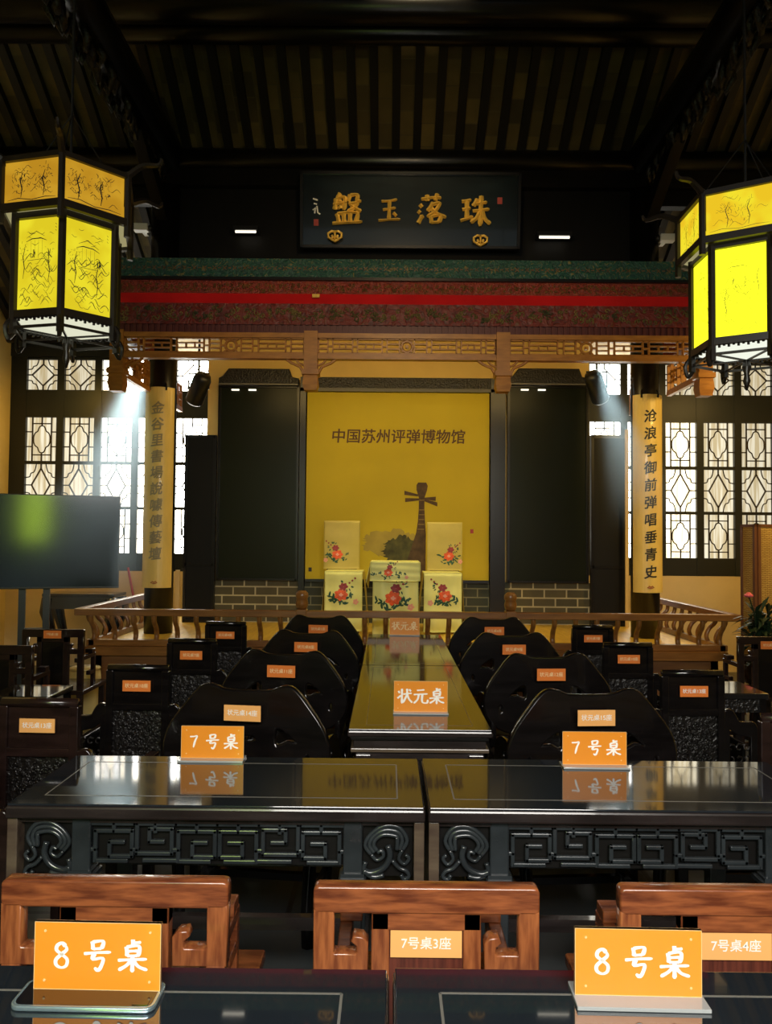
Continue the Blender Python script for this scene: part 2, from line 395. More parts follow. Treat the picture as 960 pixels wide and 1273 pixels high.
M['leaf'] = mat('dark_plant_leaf', (.012, .028, .012), .35)
M['pinkflower'] = mat('pink_petals', (.75, .12, .16), .5)
M['glaze'] = mat('brown_glazed_pot', (.03, .018, .012), .2)
M['camwhite'] = mat('white_camera_plastic', (.75, .75, .72), .4)
M['tube'] = emis('lit_tube', (1, .92, .75), 1.6)
M['lens'] = emis('lamp_lens', (1, .9, .65), 18)
M['lanternwood'] = mat('lantern_dark_wood', (.016, .011, .008), .35, var=.4, vscale=10)
M['stool'] = mat('pale_stool', (.75, .58, .22), .4)
M['redcord'] = mat('red_cord', (.5, .02, .02), .5)

# ------------------------------------------------------------------ setting
CX = .13
STZ = .65          # stage floor
YF, YC, YB, YW = 6.3, 7.2, 8.2, 9.2    # stage front, columns, stage wall, window wall
SL = .60           # roof pitch
def roofz(y): return 5.70 + (6.28 - y) * SL
XL, XR, YR = -4.57, 4.9, -1.5

struct('floor', MB().b2(XL - .1, XR + .1, YR - .1, YW + .2, -.1, 0), M['floor'])
struct('wall_left', MB().b2(XL - .12, XL, YR, YW, 0, 8.2), M['yellowwall'])
struct('wall_right', MB().b2(XR, XR + .12, YR, YW, 0, 8.2), M['yellowwall'])
rw = thing('wall_rear', (0, 0, 0), kind='structure')
obj('wall_panel', MB().b2(XL, -1.7, YR - .12, YR, 0, 5.2), M['cream'], rw)
obj('wall_panel', MB().b2(1.7, XR, YR - .12, YR, 0, 5.2), M['cream'], rw)
obj('wall_panel', MB().b2(-1.7, 1.7, YR - .12, YR, 3.45, 5.2), M['cream'], rw)
obj('door_head', MB().b2(-1.7, 1.7, YR - .12, YR, 2.5, 2.62), M['mullion'], rw)

# roof: soffit boards and rafters, two slopes
ceil = thing('ceiling', (0, 0, 0), kind='structure')
yr = 2.4; zr = roofz(yr)
ang = math.atan(SL)
lenf = (YW + .25 - yr) / math.cos(ang)
front = obj('soffit', MB().b2(XL - .1, XR + .1, 0, lenf, .075, .13), M['tiles'], ceil, (0, yr, zr), (-ang, 0, 0))
lenb = (yr - YR + .15) / math.cos(ang)
obj('soffit', MB().b2(XL - .1, XR + .1, 0, lenb, .075, .13), M['tiles'], ceil, (0, yr, zr), (PI + ang, 0, 0)).scale = (1, 1, -1)
rm = MB().b2(-.036, .036, 0, lenf, 0, .08).mesh('rafter')
n_r = 48
for i in range(n_r):
    link('rafter', rm, M['rafter'], ceil, (CX + (i - n_r / 2 + .5) * .197, yr, zr), (-ang, 0, 0))
for y_, r_, dz in ((6.16, .10, -.09), (7.2, .105, -.02), (9.1, .09, -.08), (4.4, .11, -.1)):
    pz = roofz(y_) + dz
    obj('purlin', MB().tube([(XL, y_, pz), (XR, y_, pz)], r_, 16), M['black'], ceil, smooth=True)
obj('purlin', MB().tube([(XL, 5.88, 5.69), (XR, 5.88, 5.69)], .125, 16), M['black'], ceil, smooth=True)
obj('purlin_board', MB().b2(XL, XR, 7.16, 7.24, roofz(7.2) - .28, roofz(7.2) - .12), M['black'], ceil)

# carved tie beams running back over the columns
for nm, x in (('beam_left', CX - 2.27), ('beam_right', CX + 2.27)):
    b = thing(nm, (x, 0, 0), kind='structure')
    obj('beam', MB().tube([(0, yr, 5.15), (0, YC, 5.15)], .17, 12, flat=1.0), M['black'], b, smooth=True)
    obj('beam_post', MB().tube([(0, 5.0, 5.2), (0, 5.0, roofz(5.0))], .11, 10), M['black'], b, smooth=True)
    random.seed(7)
    cm = MB()
    for k in range(46):      # carved leaf scrolls hanging under the beam
        y_ = 4.3 + k * .06
        a = random.uniform(-.6, .6); h = .09 + .07 * abs(math.sin(k * .55))
        cm.tube([(math.sin(a) * .1, y_, 5.0), (math.sin(a) * .16, y_ + .03, 5.0 - h * .5), (math.sin(a) * .09, y_ + .07, 5.0 - h), (math.sin(a) * .03, y_ + .05, 5.0 - h * .6)], [.03, .032, .022, .012], 6)
    obj('carved_scrollwork', cm, M['carvedark'], b, smooth=True)
    obj('cross_bracket', MB().bar((0, YC - .1, 4.55), (0, 6.3, 4.98), .1, .14), M['black'], b)

# columns
for nm, x in (('column_left', at(200, 600, YC).x), ('column_right', at(802, 600, YC).x)):
    c = thing(nm, (x, YC, 0), kind='structure')
    obj('shaft', MB().lathe([(.13, .08), (.13, roofz(YC) - .3)], n=28), M['black'], c, smooth=True)
    obj('column_base', MB().lathe([(.2, 0), (.2, .05), (.17, .09), (.14, .1)], n=28), M['floor'], c, smooth=True)

struct('wall_upper', MB().b2(CX - 2.3, CX + 2.3, YC + .05, YC + .12, 3.55, 5.1), M['blackwall'])
for nm, x0, x1 in (('wall_upper_left', XL, CX - 2.3), ('wall_upper_right', CX + 2.3, XR)):
    struct(nm, MB().b2(x0, x1, YC + .02, YC + .12, 4.72, 5.0), M['blackwall'])

# stage shell
stage = thing('stage_platform', (0, 0, 0), kind='structure')
sx0, sx1 = -2.45, 2.74
obj('stage_floor', MB().b2(sx0 + .02, sx1 - .02, YF + .012, YW - .05, STZ - .05, STZ), M['stagefloor'], stage)
obj('fascia', MB().b2(sx0 + .06, sx1 - .06, YF, YF + .06, 0, STZ - .07), M['fascia'], stage)
obj('fascia', MB().b2(sx0 + .06, sx0 + .12, YF, YW - .1, 0, STZ - .07), M['fascia'], stage)
obj('fascia', MB().b2(sx1 - .12, sx1 - .06, YF, YW - .1, 0, STZ - .07), M['fascia'], stage)
obj('fascia_moulding', MB().b2(sx0, sx1, YF - .05, YF + .01, STZ - .07, STZ - .001), M['railwood'], stage)

wx0, wx1 = at(257, 560, YB).x, at(733, 560, YB).x
struct('wall_stage', MB().b2(wx0, wx1, YB + .02, YB + .14, STZ, 3.75), M['yellowwall'])
struct('ceiling_stage', MB().b2(-2.5, 2.8, 6.45, YW, 3.72, 3.8), M['cream'])
dz1 = at(320, 721, YB).z
struct('trim_1', MB().b2(wx0, at(372, 740, YB).x, YB - .03, YB + .02, STZ, dz1), M['brick'])
struct('trim_2', MB().b2(at(632, 740, YB).x, wx1, YB - .03, YB + .02, STZ, dz1), M['brick'])
struct('trim_3', MB().b2(at(372, 740, YB).x, at(632, 740, YB).x, YB - .03, YB + .02, STZ, dz1), M['brick2'])

# window walls
def winwall(side):
    Lf = side == 'left'
    px0 = 30 if Lf else 733.5
    pit, pw = .454, .368
    x0 = at(px0, 600, YW).x
    zb, zt = (1.35, 3.02)
    xa, xb = (XL, x0 + 5 * pit) if Lf else (x0 - .1, XR)
    W = thing('wall_back_' + side, (0, 0, 0), kind='structure')
    obj('dado', MB().b2(xa, xb, YW, YW + .12, 0, 1.13), M['cream'], W)
    obj('lintel', MB().b2(xa, xb, YW - .02, YW + .12, 3.70, 4.2), M['mullion'], W)
    wn = thing('window_1' if Lf else 'window_2', (0, 0, 0), kind='structure')
    # sash frames: rails and stiles
    fr = MB()
    xw0, xw1 = x0 - .085, x0 + 4 * pit + pw + .085
    if Lf: fr.b2(XL, xw0, YW, YW + .1, 1.13, 3.7)
    else: fr.b2(xw1, XR, YW, YW + .1, 1.13, 3.7)
    for z0, z1 in ((1.13, 1.345), (1.862, 1.90), (2.40, 2.44), (2.965, 3.30), (3.665, 3.70)): fr.b2(xw0 + .01, xw1 - .01, YW + .006, YW + .074, z0 + .001, z1 - .001)
    for i in range(6):
        xc = x0 - .085 if i == 0 else x0 + i * pit - (pit - pw)
        fr.b2(xc, xc + .085 if i in (0, 5) else xc + (pit - pw), YW, YW + .08, 1.13, 3.7)
    obj('window_frame', fr, M['mullion'], wn)
    st = [1.0, 1.05, 5, 16, 16] if Lf else [13, 13, 2.8, 1.0, .85]
    for i in range(5):
        xl = x0 + i * pit
        pm = PANE[st[i]]
        obj('pane', MB().b2(xl - .03, xl + pw + .03, YW + .05, YW + .06, 1.33, 2.98), pm, wn)
        obj('transom_pane', MB().b2(xl - .03, xl + pw + .03, YW + .05, YW + .06, 3.29, 3.68), PANE[.8] if st[i] < 3 else pm, wn)
        lt = MB(); yy = YW + .035; t = .013
        def seg(a, b): lt.bar((xl + a[0] * pw, yy, a[1]), (xl + b[0] * pw, yy, b[1]), t, .02)
        def curve(ps, closed=False):
            P = smooth_path([Vector((xl + a * pw, yy, z)) for a, z in ps], 4, closed)
            lt.tube(P, t * .55, 5, closed)
        for z0, z1 in ((1.345, 1.862), (2.44, 2.965)):      # quatrefoil lights
            h = z1 - z0
            for a in (.19, .81): seg((a, z0), (a, z1))
            for b in (.14, .86): seg((.19, z0 + b * h), (.81, z0 + b * h))
            for b in (.33, .67):
                seg((0, z0 + b * h), (.19, z0 + b * h)); seg((.81, z0 + b * h), (1, z0 + b * h))
            seg((.5, z0), (.5, z0 + .18 * h)); seg((.5, z0 + .82 * h), (.5, z1))
            qd = [(0, 1), (.27, .94), (.42, .76), (.52, .60), (.82, .46), (.98, .22)]
            q = qd + [(1, 0)] + [(a_, -b_) for a_, b_ in reversed(qd[1:])] + [(0, -1)] + [(-a_, -b_) for a_, b_ in qd[1:]] + [(-1, 0)] + [(-a_, b_) for a_, b_ in reversed(qd[1:])]
            P = smooth_path([Vector((xl + (.5 + .27 * a_) * pw, yy, (z0 + z1) / 2 + .31 * h * b_)) for a_, b_ in q], 3, True)
            lt.tube(P, t * .6, 5, True)
        for z0, z1, dx in ((1.90, 2.40, .30), (3.30, 3.665, .36)):  # lozenge lights
            h = z1 - z0; zc = (z0 + z1) / 2; dh = .40 if h > .4 else .36
            P = [(.5 - dx, zc), (.5, zc + dh * h), (.5 + dx, zc), (.5, zc - dh * h)]
            for k in range(4): seg(P[k], P[(k + 1) % 4])
            seg((0, zc), (.5 - dx, zc)); seg((.5 + dx, zc), (1, zc)); seg((.5, z0), (.5, zc - dh * h)); seg((.5, zc + dh * h), (.5, z1))
            for sx in (0, 1):
                for sz in (0, 1):
                    f = lambda a, b: ((a if not sx else 1 - a), (z0 + b * h if not sz else z1 - b * h))
                    curve([f(0, .32), f(.13, .30), f(.17, .22), f(.26, .19), f(.31, .11), f(.34, 0)])
        obj('lattice', lt, M['lattice'], wn)
PANE = {}
for s_ in (.8, .85, 1.0, 1.05, 5, 2.8, 13, 16):
    PANE[s_] = emis('lit_pane', (1, .90, .66), s_, (.68, .54, .30) if s_ < 3 else (.9, .92, .9), (14, 1, .8), 2.2)
winwall('left'); winwall('right')

# dark wing screens closing the stage sides
for nm, a, b in (('wing_screen', 232, 267), ('wing_screen', 736, 779)):
    xa, xb = at(a, 600, YB - .1).x, at(b, 600, YB - .1).x
    zt = at(a, 541, YB - .1).z
    t = thing(nm, ((xa + xb) / 2, YB - .1, STZ), 0, 'tall black wing screen beside the %s stage column' % ('pale-lettered' if a < 500 else 'dark-lettered'), 'screen', 'black wing screens')
    h = zt - STZ; hw = (xb - xa) / 2
    obj('panel', MB().b2(-hw, hw, -.02, .02, 0, h), M['blackwall'], t)
    f = MB()
    for x in (-hw, hw): f.b2(x - .015, x + .015, -.03, .03, 0, h)
    for z in (0, h * .3, h - .03): f.b2(-hw, hw, -.03, .03, z, z + .03)
    obj('frame', f, M['black'], t)
    del t['group']
    t['label'] = 'black wing screen behind the column with the pale flare-washed couplet' if a < 500 else 'black wing screen behind the column with the crisp black couplet'
struct('light_slit_right', MB().b2(at(777, 600, YB - .2).x, at(781, 600, YB - .2).x, YB - .22, YB - .2, STZ, 2.7), M['cream'])  # pale strip put in for a slit of light beside the screen
struct('light_slit_left', MB().b2(at(221, 600, YB - .2).x, at(226, 600, YB - .2).x, YB - .22, YB - .2, STZ, 1.2), M['cream'])  # pale strip imitating light through the gap by the column

# ------------------------------------------------------------------ stage backdrop with printed title and instrument
bx0, bx1 = at(381, 600, YB - .08).x, at(608, 600, YB - .08).x
bzt, bzb = at(495, 488, YB - .08).z, at(495, 722, YB - .08).z
bd = thing('backdrop_banner', ((bx0 + bx1) / 2, YB - .08, bzb), 0, 'tall yellow printed backdrop with museum title and pipa picture', 'backdrop')
bw, bh = bx1 - bx0, bzt - bzb
pxm = bw / 227.0        # metres per photo pixel on the backdrop
obj('canvas', MB().b2(-bw / 2, bw / 2, -.006, .006, 0, bh), M['screencloth'], bd)
obj('top_roller', MB().b2(-bw / 2 - .07, bw / 2 + .1, -.05, .05, bh + .0, bh + .035), M['black'], bd)
obj('header_board', MB().b2(-bw / 2 - .07, bw / 2 + .1, -.02, .05, bh + .04, bh + .155), M['carvedark'], bd)
obj('bottom_bar', MB().b2(-bw / 2, bw / 2, -.02, .02, -.02, .012), M['black'], bd)
obj('side_post', MB().b2(-bw / 2 - .07, -bw / 2 - .01, -.05, .06, STZ - bzb, bh + .15), M['black'], bd)
obj('side_post', MB().b2(bw / 2 + .01, bw / 2 + .165, -.05, .06, STZ - bzb, bh + .15), M['black'], bd)
lm_ = bmesh.new()
for dx, dz in ((-.0025, -.002), (.0025, .002), (.0025, -.002), (-.0025, .002)):
    c_ = text_mesh('中国苏州评弹博物馆', 18.6 * pxm, .07, 0, .001).copy(); c_.transform(Matrix.Translation((dx, (dx + dz) * .05, dz))); lm_.from_mesh(c_); bpy.data.meshes.remove(c_)
me_ = bpy.data.meshes.new('lettering'); lm_.to_mesh(me_); lm_.free()
link('lettering', me_, M['brownletter'], bd, (0, -.008, (722 - 544) * pxm), (0, 0, 0))
def bp(px, py): return ((px - 494.5) * pxm, (722 - py) * pxm)
def blob(cx, cy, rx, ry, seed, n=70):
    random.seed(seed); return [(bp(cx, cy)[0] + rx * pxm * math.cos(a) * random.uniform(.82, 1.12), bp(cx, cy)[1] + ry * pxm * math.sin(a) * random.uniform(.8, 1.15)) for a in [k * 2 * PI / n for k in range(n)]]
link('ink_wash_tree', plate([blob(488, 676, 36, 17, 3)], .0012), M['mist'], bd, (0, -.0068, 0))
link('ink_wash_tree', plate([blob(500, 684, 24, 17, 5)], .0012), M['inktree'], bd, (0, -.0078, 0))
pipa = [bp(*p) for p in ((521, 632), (528, 632), (529, 650), (530, 664), (530, 722), (500, 722), (505, 702), (512, 682), (518, 662), (520, 648))]
link('pipa_body', plate([pipa], .0012), M['brownprint'], bd, (0, -.009, 0))
link('pipa_head', plate([[bp(*p) for p in ((518, 603), (520, 600), (530, 600), (532, 604), (531, 610), (528, 619), (528, 632), (521, 632), (521, 619), (518, 609))]], .0012), M['brownprint'], bd, (0, -.009, 0))
for (a, b, c, d) in ((503, 613, 520, 616), (504, 622, 521, 621), (528, 620, 542, 620), (528, 622, 544, 627)):
    pg = MB(); p, q = bp(a, b), bp(c, d)
    far = (p, q) if abs(a - 524) > abs(c - 524) else (q, p)
    n_ = .022
    pg.add([(far[0][0], -.0095, far[0][1] - n_), (far[0][0], -.0095, far[0][1] + n_), (far[1][0], -.0095, far[1][1] + n_ * .5), (far[1][0], -.0095, far[1][1] - n_ * .5)], [(0, 1, 2, 3)])
    obj('tuning_peg', pg, M['brownprint'], bd)
fb = MB()
for py in (622, 634, 640, 646, 652, 658): fb.b2(bp(521.5 - max(0, py - 640) * .1, 0)[0], bp(528, 0)[0], -.011, -.0105, bp(0, py)[1] - .003, bp(0, py)[1] + .003)
obj('fret', fb, M['tanprint'], bd)
for k, (px, py) in enumerate(((587, 660), (387, 709))):
    obj('red_seal', MB().b2(bp(px - 2, 0)[0], bp(px + 2, 0)[0], -.0085, -.007, bp(0, py + 2.5)[1], bp(0, py - 2.5)[1]), M['seal'] if k == 0 else M['ink'], bd)

# black cabinet panels either side of the backdrop
for k, (a, b) in enumerate(((272, 370), (632, 730))):
    xa, xb = at(a, 600, YB - .06).x, at(b, 600, YB - .06).x
    zt, zb_ = at((a + b) / 2, 480, YB - .06).z, dz1
    t = thing('lacquer_panel', ((xa + xb) / 2, YB - .07, zb_), 0, 'large black lacquered panel above brick, %s' % ('on the side of the pale flare-washed couplet' if k == 0 else 'on the side of the couplet with black characters'), 'panel')
    hw = (xb - xa) / 2; h = zt - zb_
    obj('panel', MB().b2(-hw, hw, 0, .03, 0, h), M['panelblack'], t)
    fr = MB()
    for x in (-hw, hw): fr.b2(x - .012, x + .012, -.02, .05, 0, h)
    fr.b2(-hw, hw, -.02, .05, h - .02, h); fr.b2(-hw, hw, -.02, .05, 0, .02)
    obj('frame', fr, M['black'], t)
    s = 1
    cap = [(-hw, h), (hw, h), (hw, h + .07), (hw - .07, h + .085), (hw - .1, h + .17), (-hw + .1, h + .17), (-hw + .04, h + .09), (-hw, h + .07)]
    link('cornice', plate([cap], .1, .006), M['carvedark'], t)
    obj('cornice_edge', MB().b2(-hw, hw, -.075, -.055, h - .002, h + .012), M['inlay'], t)
    for q in (-.24, -.06): obj('ceiling_lamp_glint', MB().b2(q - .05, q + .03, -.03, -.015, h - .055, h - .04), M['tube'], t)  # glowing slips imitating lamp reflections in the lacquer

# ------------------------------------------------------------------ canopy over the stage front
YV = 6.25
def zc(py): return at(510, py, YV).z
cx0, cx1 = at(150, 400, YV).x, at(872, 400, YV).x
cw = cx1 - cx0; ccx = (cx0 + cx1) / 2
can = thing('stage_canopy', (ccx, YV, zc(447)), 0, 'carved red and green stage canopy with amber fretwork valance', 'canopy')
Z0 = zc(447)
def zz(py): return zc(py) - Z0
hw = cw / 2
obj('green_frieze', MB().b2(-hw, hw, -.06, .2, zz(350.5), zz(326)), M['green'], can)
obj('frieze_moulding', MB().b2(-hw, hw, -.10, .2, zz(354), zz(350.5)), M['black'], can)
obj('carved_band', MB().b2(-hw, hw, -.07, .2, zz(370), zz(354)), M['redcarve2'], can)
obj('red_band', MB().add([(x, y, z) for x in (-hw, hw) for y, z in ((-.075, zz(370)), (-.03, zz(380)), (.1, zz(380)), (.1, zz(370)))], [(0, 4, 5, 1), (3, 2, 6, 7), (0, 3, 7, 4), (1, 5, 6, 2), (0, 1, 2, 3), (4, 7, 6, 5)]), M['red'], can)
obj('carved_frieze', MB().b2(-hw, hw, -.03, .16, zz(406), zz(380)), M['redcarve'], can)
def motifs(x0, x1, z0, z1, y, step, r, seed, tr):
    random.seed(seed); m = MB(); n = int((x1 - x0) / step)
    for k in range(n):
        cx_ = x0 + (k + .5) * step; kind = k % 4
        for j in range(4 if kind else 7):
            x, z = cx_ + random.uniform(-.42, .42) * step, random.uniform(z0 + r, z1 - r); rr = r * random.uniform(.6, 1.1); a0 = random.uniform(0, 6)
            m.tube([(x + rr * (1 - i * .13) * math.cos(a0 + i * 1.0), y, z + rr * (1 - i * .13) * math.sin(a0 + i * 1.0)) for i in range(6)], tr, 4)
    return m
obj('scroll_pattern', motifs(-hw, hw, zz(404), zz(382), -.034, .085, .024, 3, .006), M['reliefgold'], can)
obj('scroll_pattern', motifs(-hw, hw, zz(369), zz(356), -.073, .05, .014, 4, .004), M['reliefbrown'], can)
cross = MB()
for k in range(58):
    x = -hw + (k + .5) * cw / 58; z = zz(338)
    for a in (PI / 4, -PI / 4): cross.bar((x - .022 * math.cos(a), -.062, z - .022 * math.sin(a)), (x + .022 * math.cos(a), -.062, z + .022 * math.sin(a)), .005, .006)
    cross.bar((x + cw / 116 - .012, -.062, z), (x + cw / 116 + .012, -.062, z), .006, .006)
obj('lattice_pattern', cross, M['reliefbrown'], can)
dn = MB(); dn.b2(-hw, hw, -.01, .1, zz(416), zz(406))
for k in range(96): dn.b2(-hw + (k + .2) * cw / 96, -hw + (k + .75) * cw / 96, -.03, -.01, zz(416), zz(406.5))
obj('dentil_moulding', dn, M['dentil'], can)
obj('upper_rail', MB().b2(-hw, hw, -.03, .04, zz(422), zz(416)), M['frame_orange'], can)
obj('lower_rail', MB().b2(-hw, hw, -.03, .04, zz(448), zz(441)), M['frame_orange'], can)
posts = [at(p, 440, YV).x - ccx for p in (147, 387, 625, 875)]
for k, x in enumerate(posts):
    lo = zz(487) if k in (1, 2) else zz(490)
    pw_ = .055
    p = obj('hanging_post', MB().b2(x - pw_, x + pw_, -.05, .06, zz(462), zz(414)), M['frame_orange'], can)
    obj('post_drop', MB().add([(x + a * w_, b * w_ * 1.0, z) for z, w_ in ((zz(462), .07), (zz(468), .07), (zz(469), .055), (zz(480), .062), (lo, .05)) for a, b in ((-1, -1), (1, -1), (1, 1), (-1, 1))],
        [(i * 4 + j, i * 4 + (j + 1) % 4, i * 4 + 4 + (j + 1) % 4, i * 4 + 4 + j) for i in range(4) for j in range(4)] + [(0, 1, 2, 3), (16, 19, 18, 17)]), M['frame_orange'], p)
    for s in (-1, 1):
        br = MB(); zt = zz(448)
        br.tube([(x + s * .055, 0, zt - .12), (x + s * .09, 0, zt - .06), (x + s * .16, 0, zt - .03), (x + s * .2, 0, zt)], .012, 6)
        br.tube([(x + s * .055, 0, zt - .05), (x + s * .1, 0, zt - .03), (x + s * .12, 0, zt)], .009, 6)
        if not (k == 0 and s < 0) and not (k == 3 and s > 0): obj('corner_bracket', br, M['frame_orange'], p)
def fret(x0, x1, z0, z1, cells):
    m = MB(); T = .011; tot = sum(c[1] for c in cells); x = x0; sc_ = (x1 - x0) / tot
    m.b2(x0, x0 + T, -.015, .015, z0, z1); m.b2(x1 - T, x1, -.015, .015, z0, z1); m.b2(x0, x1, -.015, .015, z0, z0 + T); m.b2(x0, x1, -.015, .015, z1 - T, z1)
    h = z1 - z0
    for ty, wd in cells:
        xa, xb = x, x + wd * sc_; x = xb
        m.b2(xb - T / 2, xb + T / 2, -.015, .015, z0, z1)
        if ty == 'A':
            for f in (.34, .66): m.b2(xa, xb, -.013, .013, z0 + f * h - T / 2, z0 + f * h + T / 2)
        elif ty == 'B': m.b2(xa, xb, -.013, .013, z0 + .5 * h - T / 2, z0 + .5 * h + T / 2)
        elif ty == 'C':
            for f in (.34, .66): m.b2(xa, xb, -.013, .013, z0 + f * h - T / 2, z0 + f * h + T / 2)
            for f in (.34, .66): m.b2(xa + (xb - xa) * f - T / 2, xa + (xb - xa) * f + T / 2, -.013, .013, z0 + .34 * h, z0 + .66 * h)
        elif ty == 'R':
            cxx, czz = (xa + xb) / 2, (z0 + z1) / 2
            m.tube([(cxx + .045 * math.cos(a * PI / 8), 0, czz + .045 * math.sin(a * PI / 8)) for a in range(16)], .012, 6, True)
            for a in range(8): m.bar((cxx + .05 * math.cos(a * PI / 4), 0, czz + .05 * math.sin(a * PI / 4)), (cxx + (xb - xa) * .5 * math.cos(a * PI / 4), 0, czz + (xb - xa) * .5 * math.sin(a * PI / 4)), .014, .026)
            m.b2(cxx - .012, cxx + .012, -.015, .015, czz - .012, czz + .012)
    return m
side = [('A', .5), ('B', .2), ('C', 1), ('B', .22), ('A', .42), ('R', .75), ('A', .42), ('B', .2), ('C', 1), ('B', .22), ('C', 1), ('B', .2), ('A', .5)]
mid = [('A', .4), ('B', .2), ('C', .8), ('B', .2), ('C', 1.0), ('B', .2), ('A', .5), ('R', .6), ('A', .5), ('B', .2), ('C', 1.0), ('B', .2), ('C', .8), ('B', .2), ('A', .4)]
for k in range(3):
    obj('fretwork_panel', fret(posts[k] + .055, posts[k + 1] - .055, zz(441), zz(422), mid if k == 1 else (side if k == 2 else side[::-1])), M['frame_orange'], can)
for x in (posts[0], posts[3]):   # side valances running back past the columns
    for y0_, y1_, cells in ((-.0, .74, side[:7]), (1.06, 1.85, side[7:])):
        o = obj('side_valance', fret(y0_, y1_, 2.91 - Z0, zz(425), cells), M['frame_orange'], can, (x, .05, 0), (0, 0, PI / 2))
        obj('side_rail', MB().b2(x - .02, x + .02, y0_ + .05, y1_ + .05, 2.87 - Z0, 2.91 - Z0), M['frame_orange'], can)
    obj('side_frieze', MB().b2(x - .06, x + .06, .0, .76, zz(420), zz(330)), M['redcarve'], can)
obj('fixing_plate', MB().b2(at(394, 372, YV).x - ccx - .03, at(394, 372, YV).x - ccx + .03, -.085, -.07, zz(374.5), zz(370.5)), M['gold'], can)

# ------------------------------------------------------------------ name board
YS = YC - .14
sp = at(510, 262, YS)
sb = thing('name_board', (sp.x, YS, at(510, 309, YS).z), 0, 'black horizontal name board with four gilded brush characters', 'sign board')
sb.rotation_euler = (math.radians(7), 0, 0)
swd, shh = 276 * YS / FPX, 93 * YS / FPX
sk = YS / FPX
obj('board', MB().b2(-swd / 2, swd / 2, 0, .03, 0, shh), M['board'], sb)
fm = MB()
for z in (0, shh - .025): fm.b2(-swd / 2, swd / 2, -.02, .035, z, z + .025)
for x in (-swd / 2, swd / 2 - .025): fm.b2(x, x + .025, -.02, .035, 0, shh)
obj('frame', fm, M['black'], sb)
for ch, px, py, s in (('盤', 431, 261.5, 37), ('玉', 484, 262, 30), ('落', 536.5, 261, 36), ('珠', 591, 263.5, 38)):
    g = MB(); glyph(g, ch, 0, 0, s * sk, .15, 0, .018)
    obj('gilded_character', g, M['gold'], sb, ((px - 510) * sk, -.004, (309 - py) * sk))
g = MB()
for a in (((388, 249), (394, 251)), ((389, 255), (393, 256)), ((388, 263), (391, 260), (390, 267)), ((393, 258), (394, 266), (397, 268))):
    g.tube([((p[0] - 510) * sk, -.003, (309 - p[1]) * sk) for p in a], .008, 5)
obj('signature', g, M['white'], sb)
for px, py in ((392, 278), (622, 250)):
    obj('red_seal', MB().b2((px - 513) * sk, (px - 507) * sk, -.004, 0, (305 - py) * sk, (313 - py) * sk), M['seal'], sb)
for px, py in ((416, 297), (598, 301)):
    m = MB(); q = .01
    for s in (-1, 1):
        m.tube([(s * 0, 0, .045), (s * .03, 0, .05), (s * .062, 0, .03), (s * .06, 0, -.005), (s * .035, 0, -.02), (s * .018, 0, -.002), (s * .03, 0, .014)], .012, 6)
    m.tube([(-.035, 0, -.02), (0, 0, -.04), (.035, 0, -.02)], .012, 6)
    m.tube([(0, 0, .045), (0, 0, -.035)], .01, 6)
    obj('cloud_hook', m, M['gold'], sb, ((px - 510) * sk, -.05, (309 - py) * sk), smooth=True)

# ------------------------------------------------------------------ couplet boards on the columns
def couplet(px0, px1, pyt, pyb, body, label, colx, taper):
    p0 = at((px0 + px1) / 2, pyb, YC - .14); zt = at((px0 + px1) / 2, pyt, YC - .14).z
    h = zt - p0.z; r = .142; half = math.radians(62)
    t = thing('couplet_board', (colx, YC, p0.z), 0, label, 'couplet board')
    m = MB(); n = 14; vs = []; fs = []
    for i in range(n + 1):
        a = -half + 2 * half * i / n
        for rr in (r, r + .012):
            for z in (0, h): vs.append((rr * math.sin(a), -rr * math.cos(a), z))
    for i in range(n):
        b, c = i * 4, i * 4 + 4
        fs += [(b + 2, c + 2, c + 3, b + 3), (b, b + 1, c + 1, c), (b + 1, b + 3, c + 3, c + 1), (b, c, c + 2, b + 2)]
    fs += [(0, 2, 3, 1), (n * 4, n * 4 + 1, n * 4 + 3, n * 4 + 2)]
    m.add(vs, fs); obj('board', m, M['plaque'], t, smooth=False)
    n = len(body); top = h * (.885 if px0 > 500 else .89); bot = h * (.10 if px0 > 500 else .165)
    for i, ch in enumerate(body):
        src = text_mesh(ch, .122, .08, 0, .001); bm_t = bmesh.new()
        for dx, dz in ((-.0022, -.002), (.0022, .002), (.0022, -.002), (-.0022, .002)):
            me = src.copy(); me.transform(Matrix.Translation((dx, -abs(dx + dz) * .1, dz))); bm_t.from_mesh(me)
        for q in range(-5, 6):
            bmesh.ops.bisect_plane(bm_t, geom=bm_t.verts[:] + bm_t.edges[:] + bm_t.faces[:], plane_co=(q * .011, 0, 0), plane_no=(1, 0, 0))
        bm_t.to_mesh(me); bm_t.free()
        zc_ = top - (top - bot) * i / (n - 1)
        for v in me.vertices:
            a = (v.co.x) / (r + .014); y = v.co.y
            v.co = (math.sin(a) * (r + .0135 - y), -math.cos(a) * (r + .0135 - y), v.co.z + v.co.x * .12)
        link('character', me, M['ink'] if px0 > 500 else M['washedink'], t, (0, 0, zc_))
    for a in (-.5, .5):
        obj('hanging_hook', MB().tube([(math.sin(a) * .158, -math.cos(a) * .158, h - .03), (math.sin(a) * .162, -math.cos(a) * .162, h), (math.sin(a) * .14, -math.cos(a) * .14, h + .04)], .009, 6), M['black'], t)
    obj('cloud_emblem', MB().tube([(-.03, -.157, .05), (-.015, -.158, .062), (0, -.159, .052), (.015, -.158, .062), (.03, -.157, .05), (0, -.159, .04)], .004, 5, True), M['seal'], t)
couplet(184, 215, 481, 731, '金谷里書場說噱傳藝壇', 'curved yellow couplet board with flare-washed characters on the column by the television', at(200, 600, YC).x, 0)
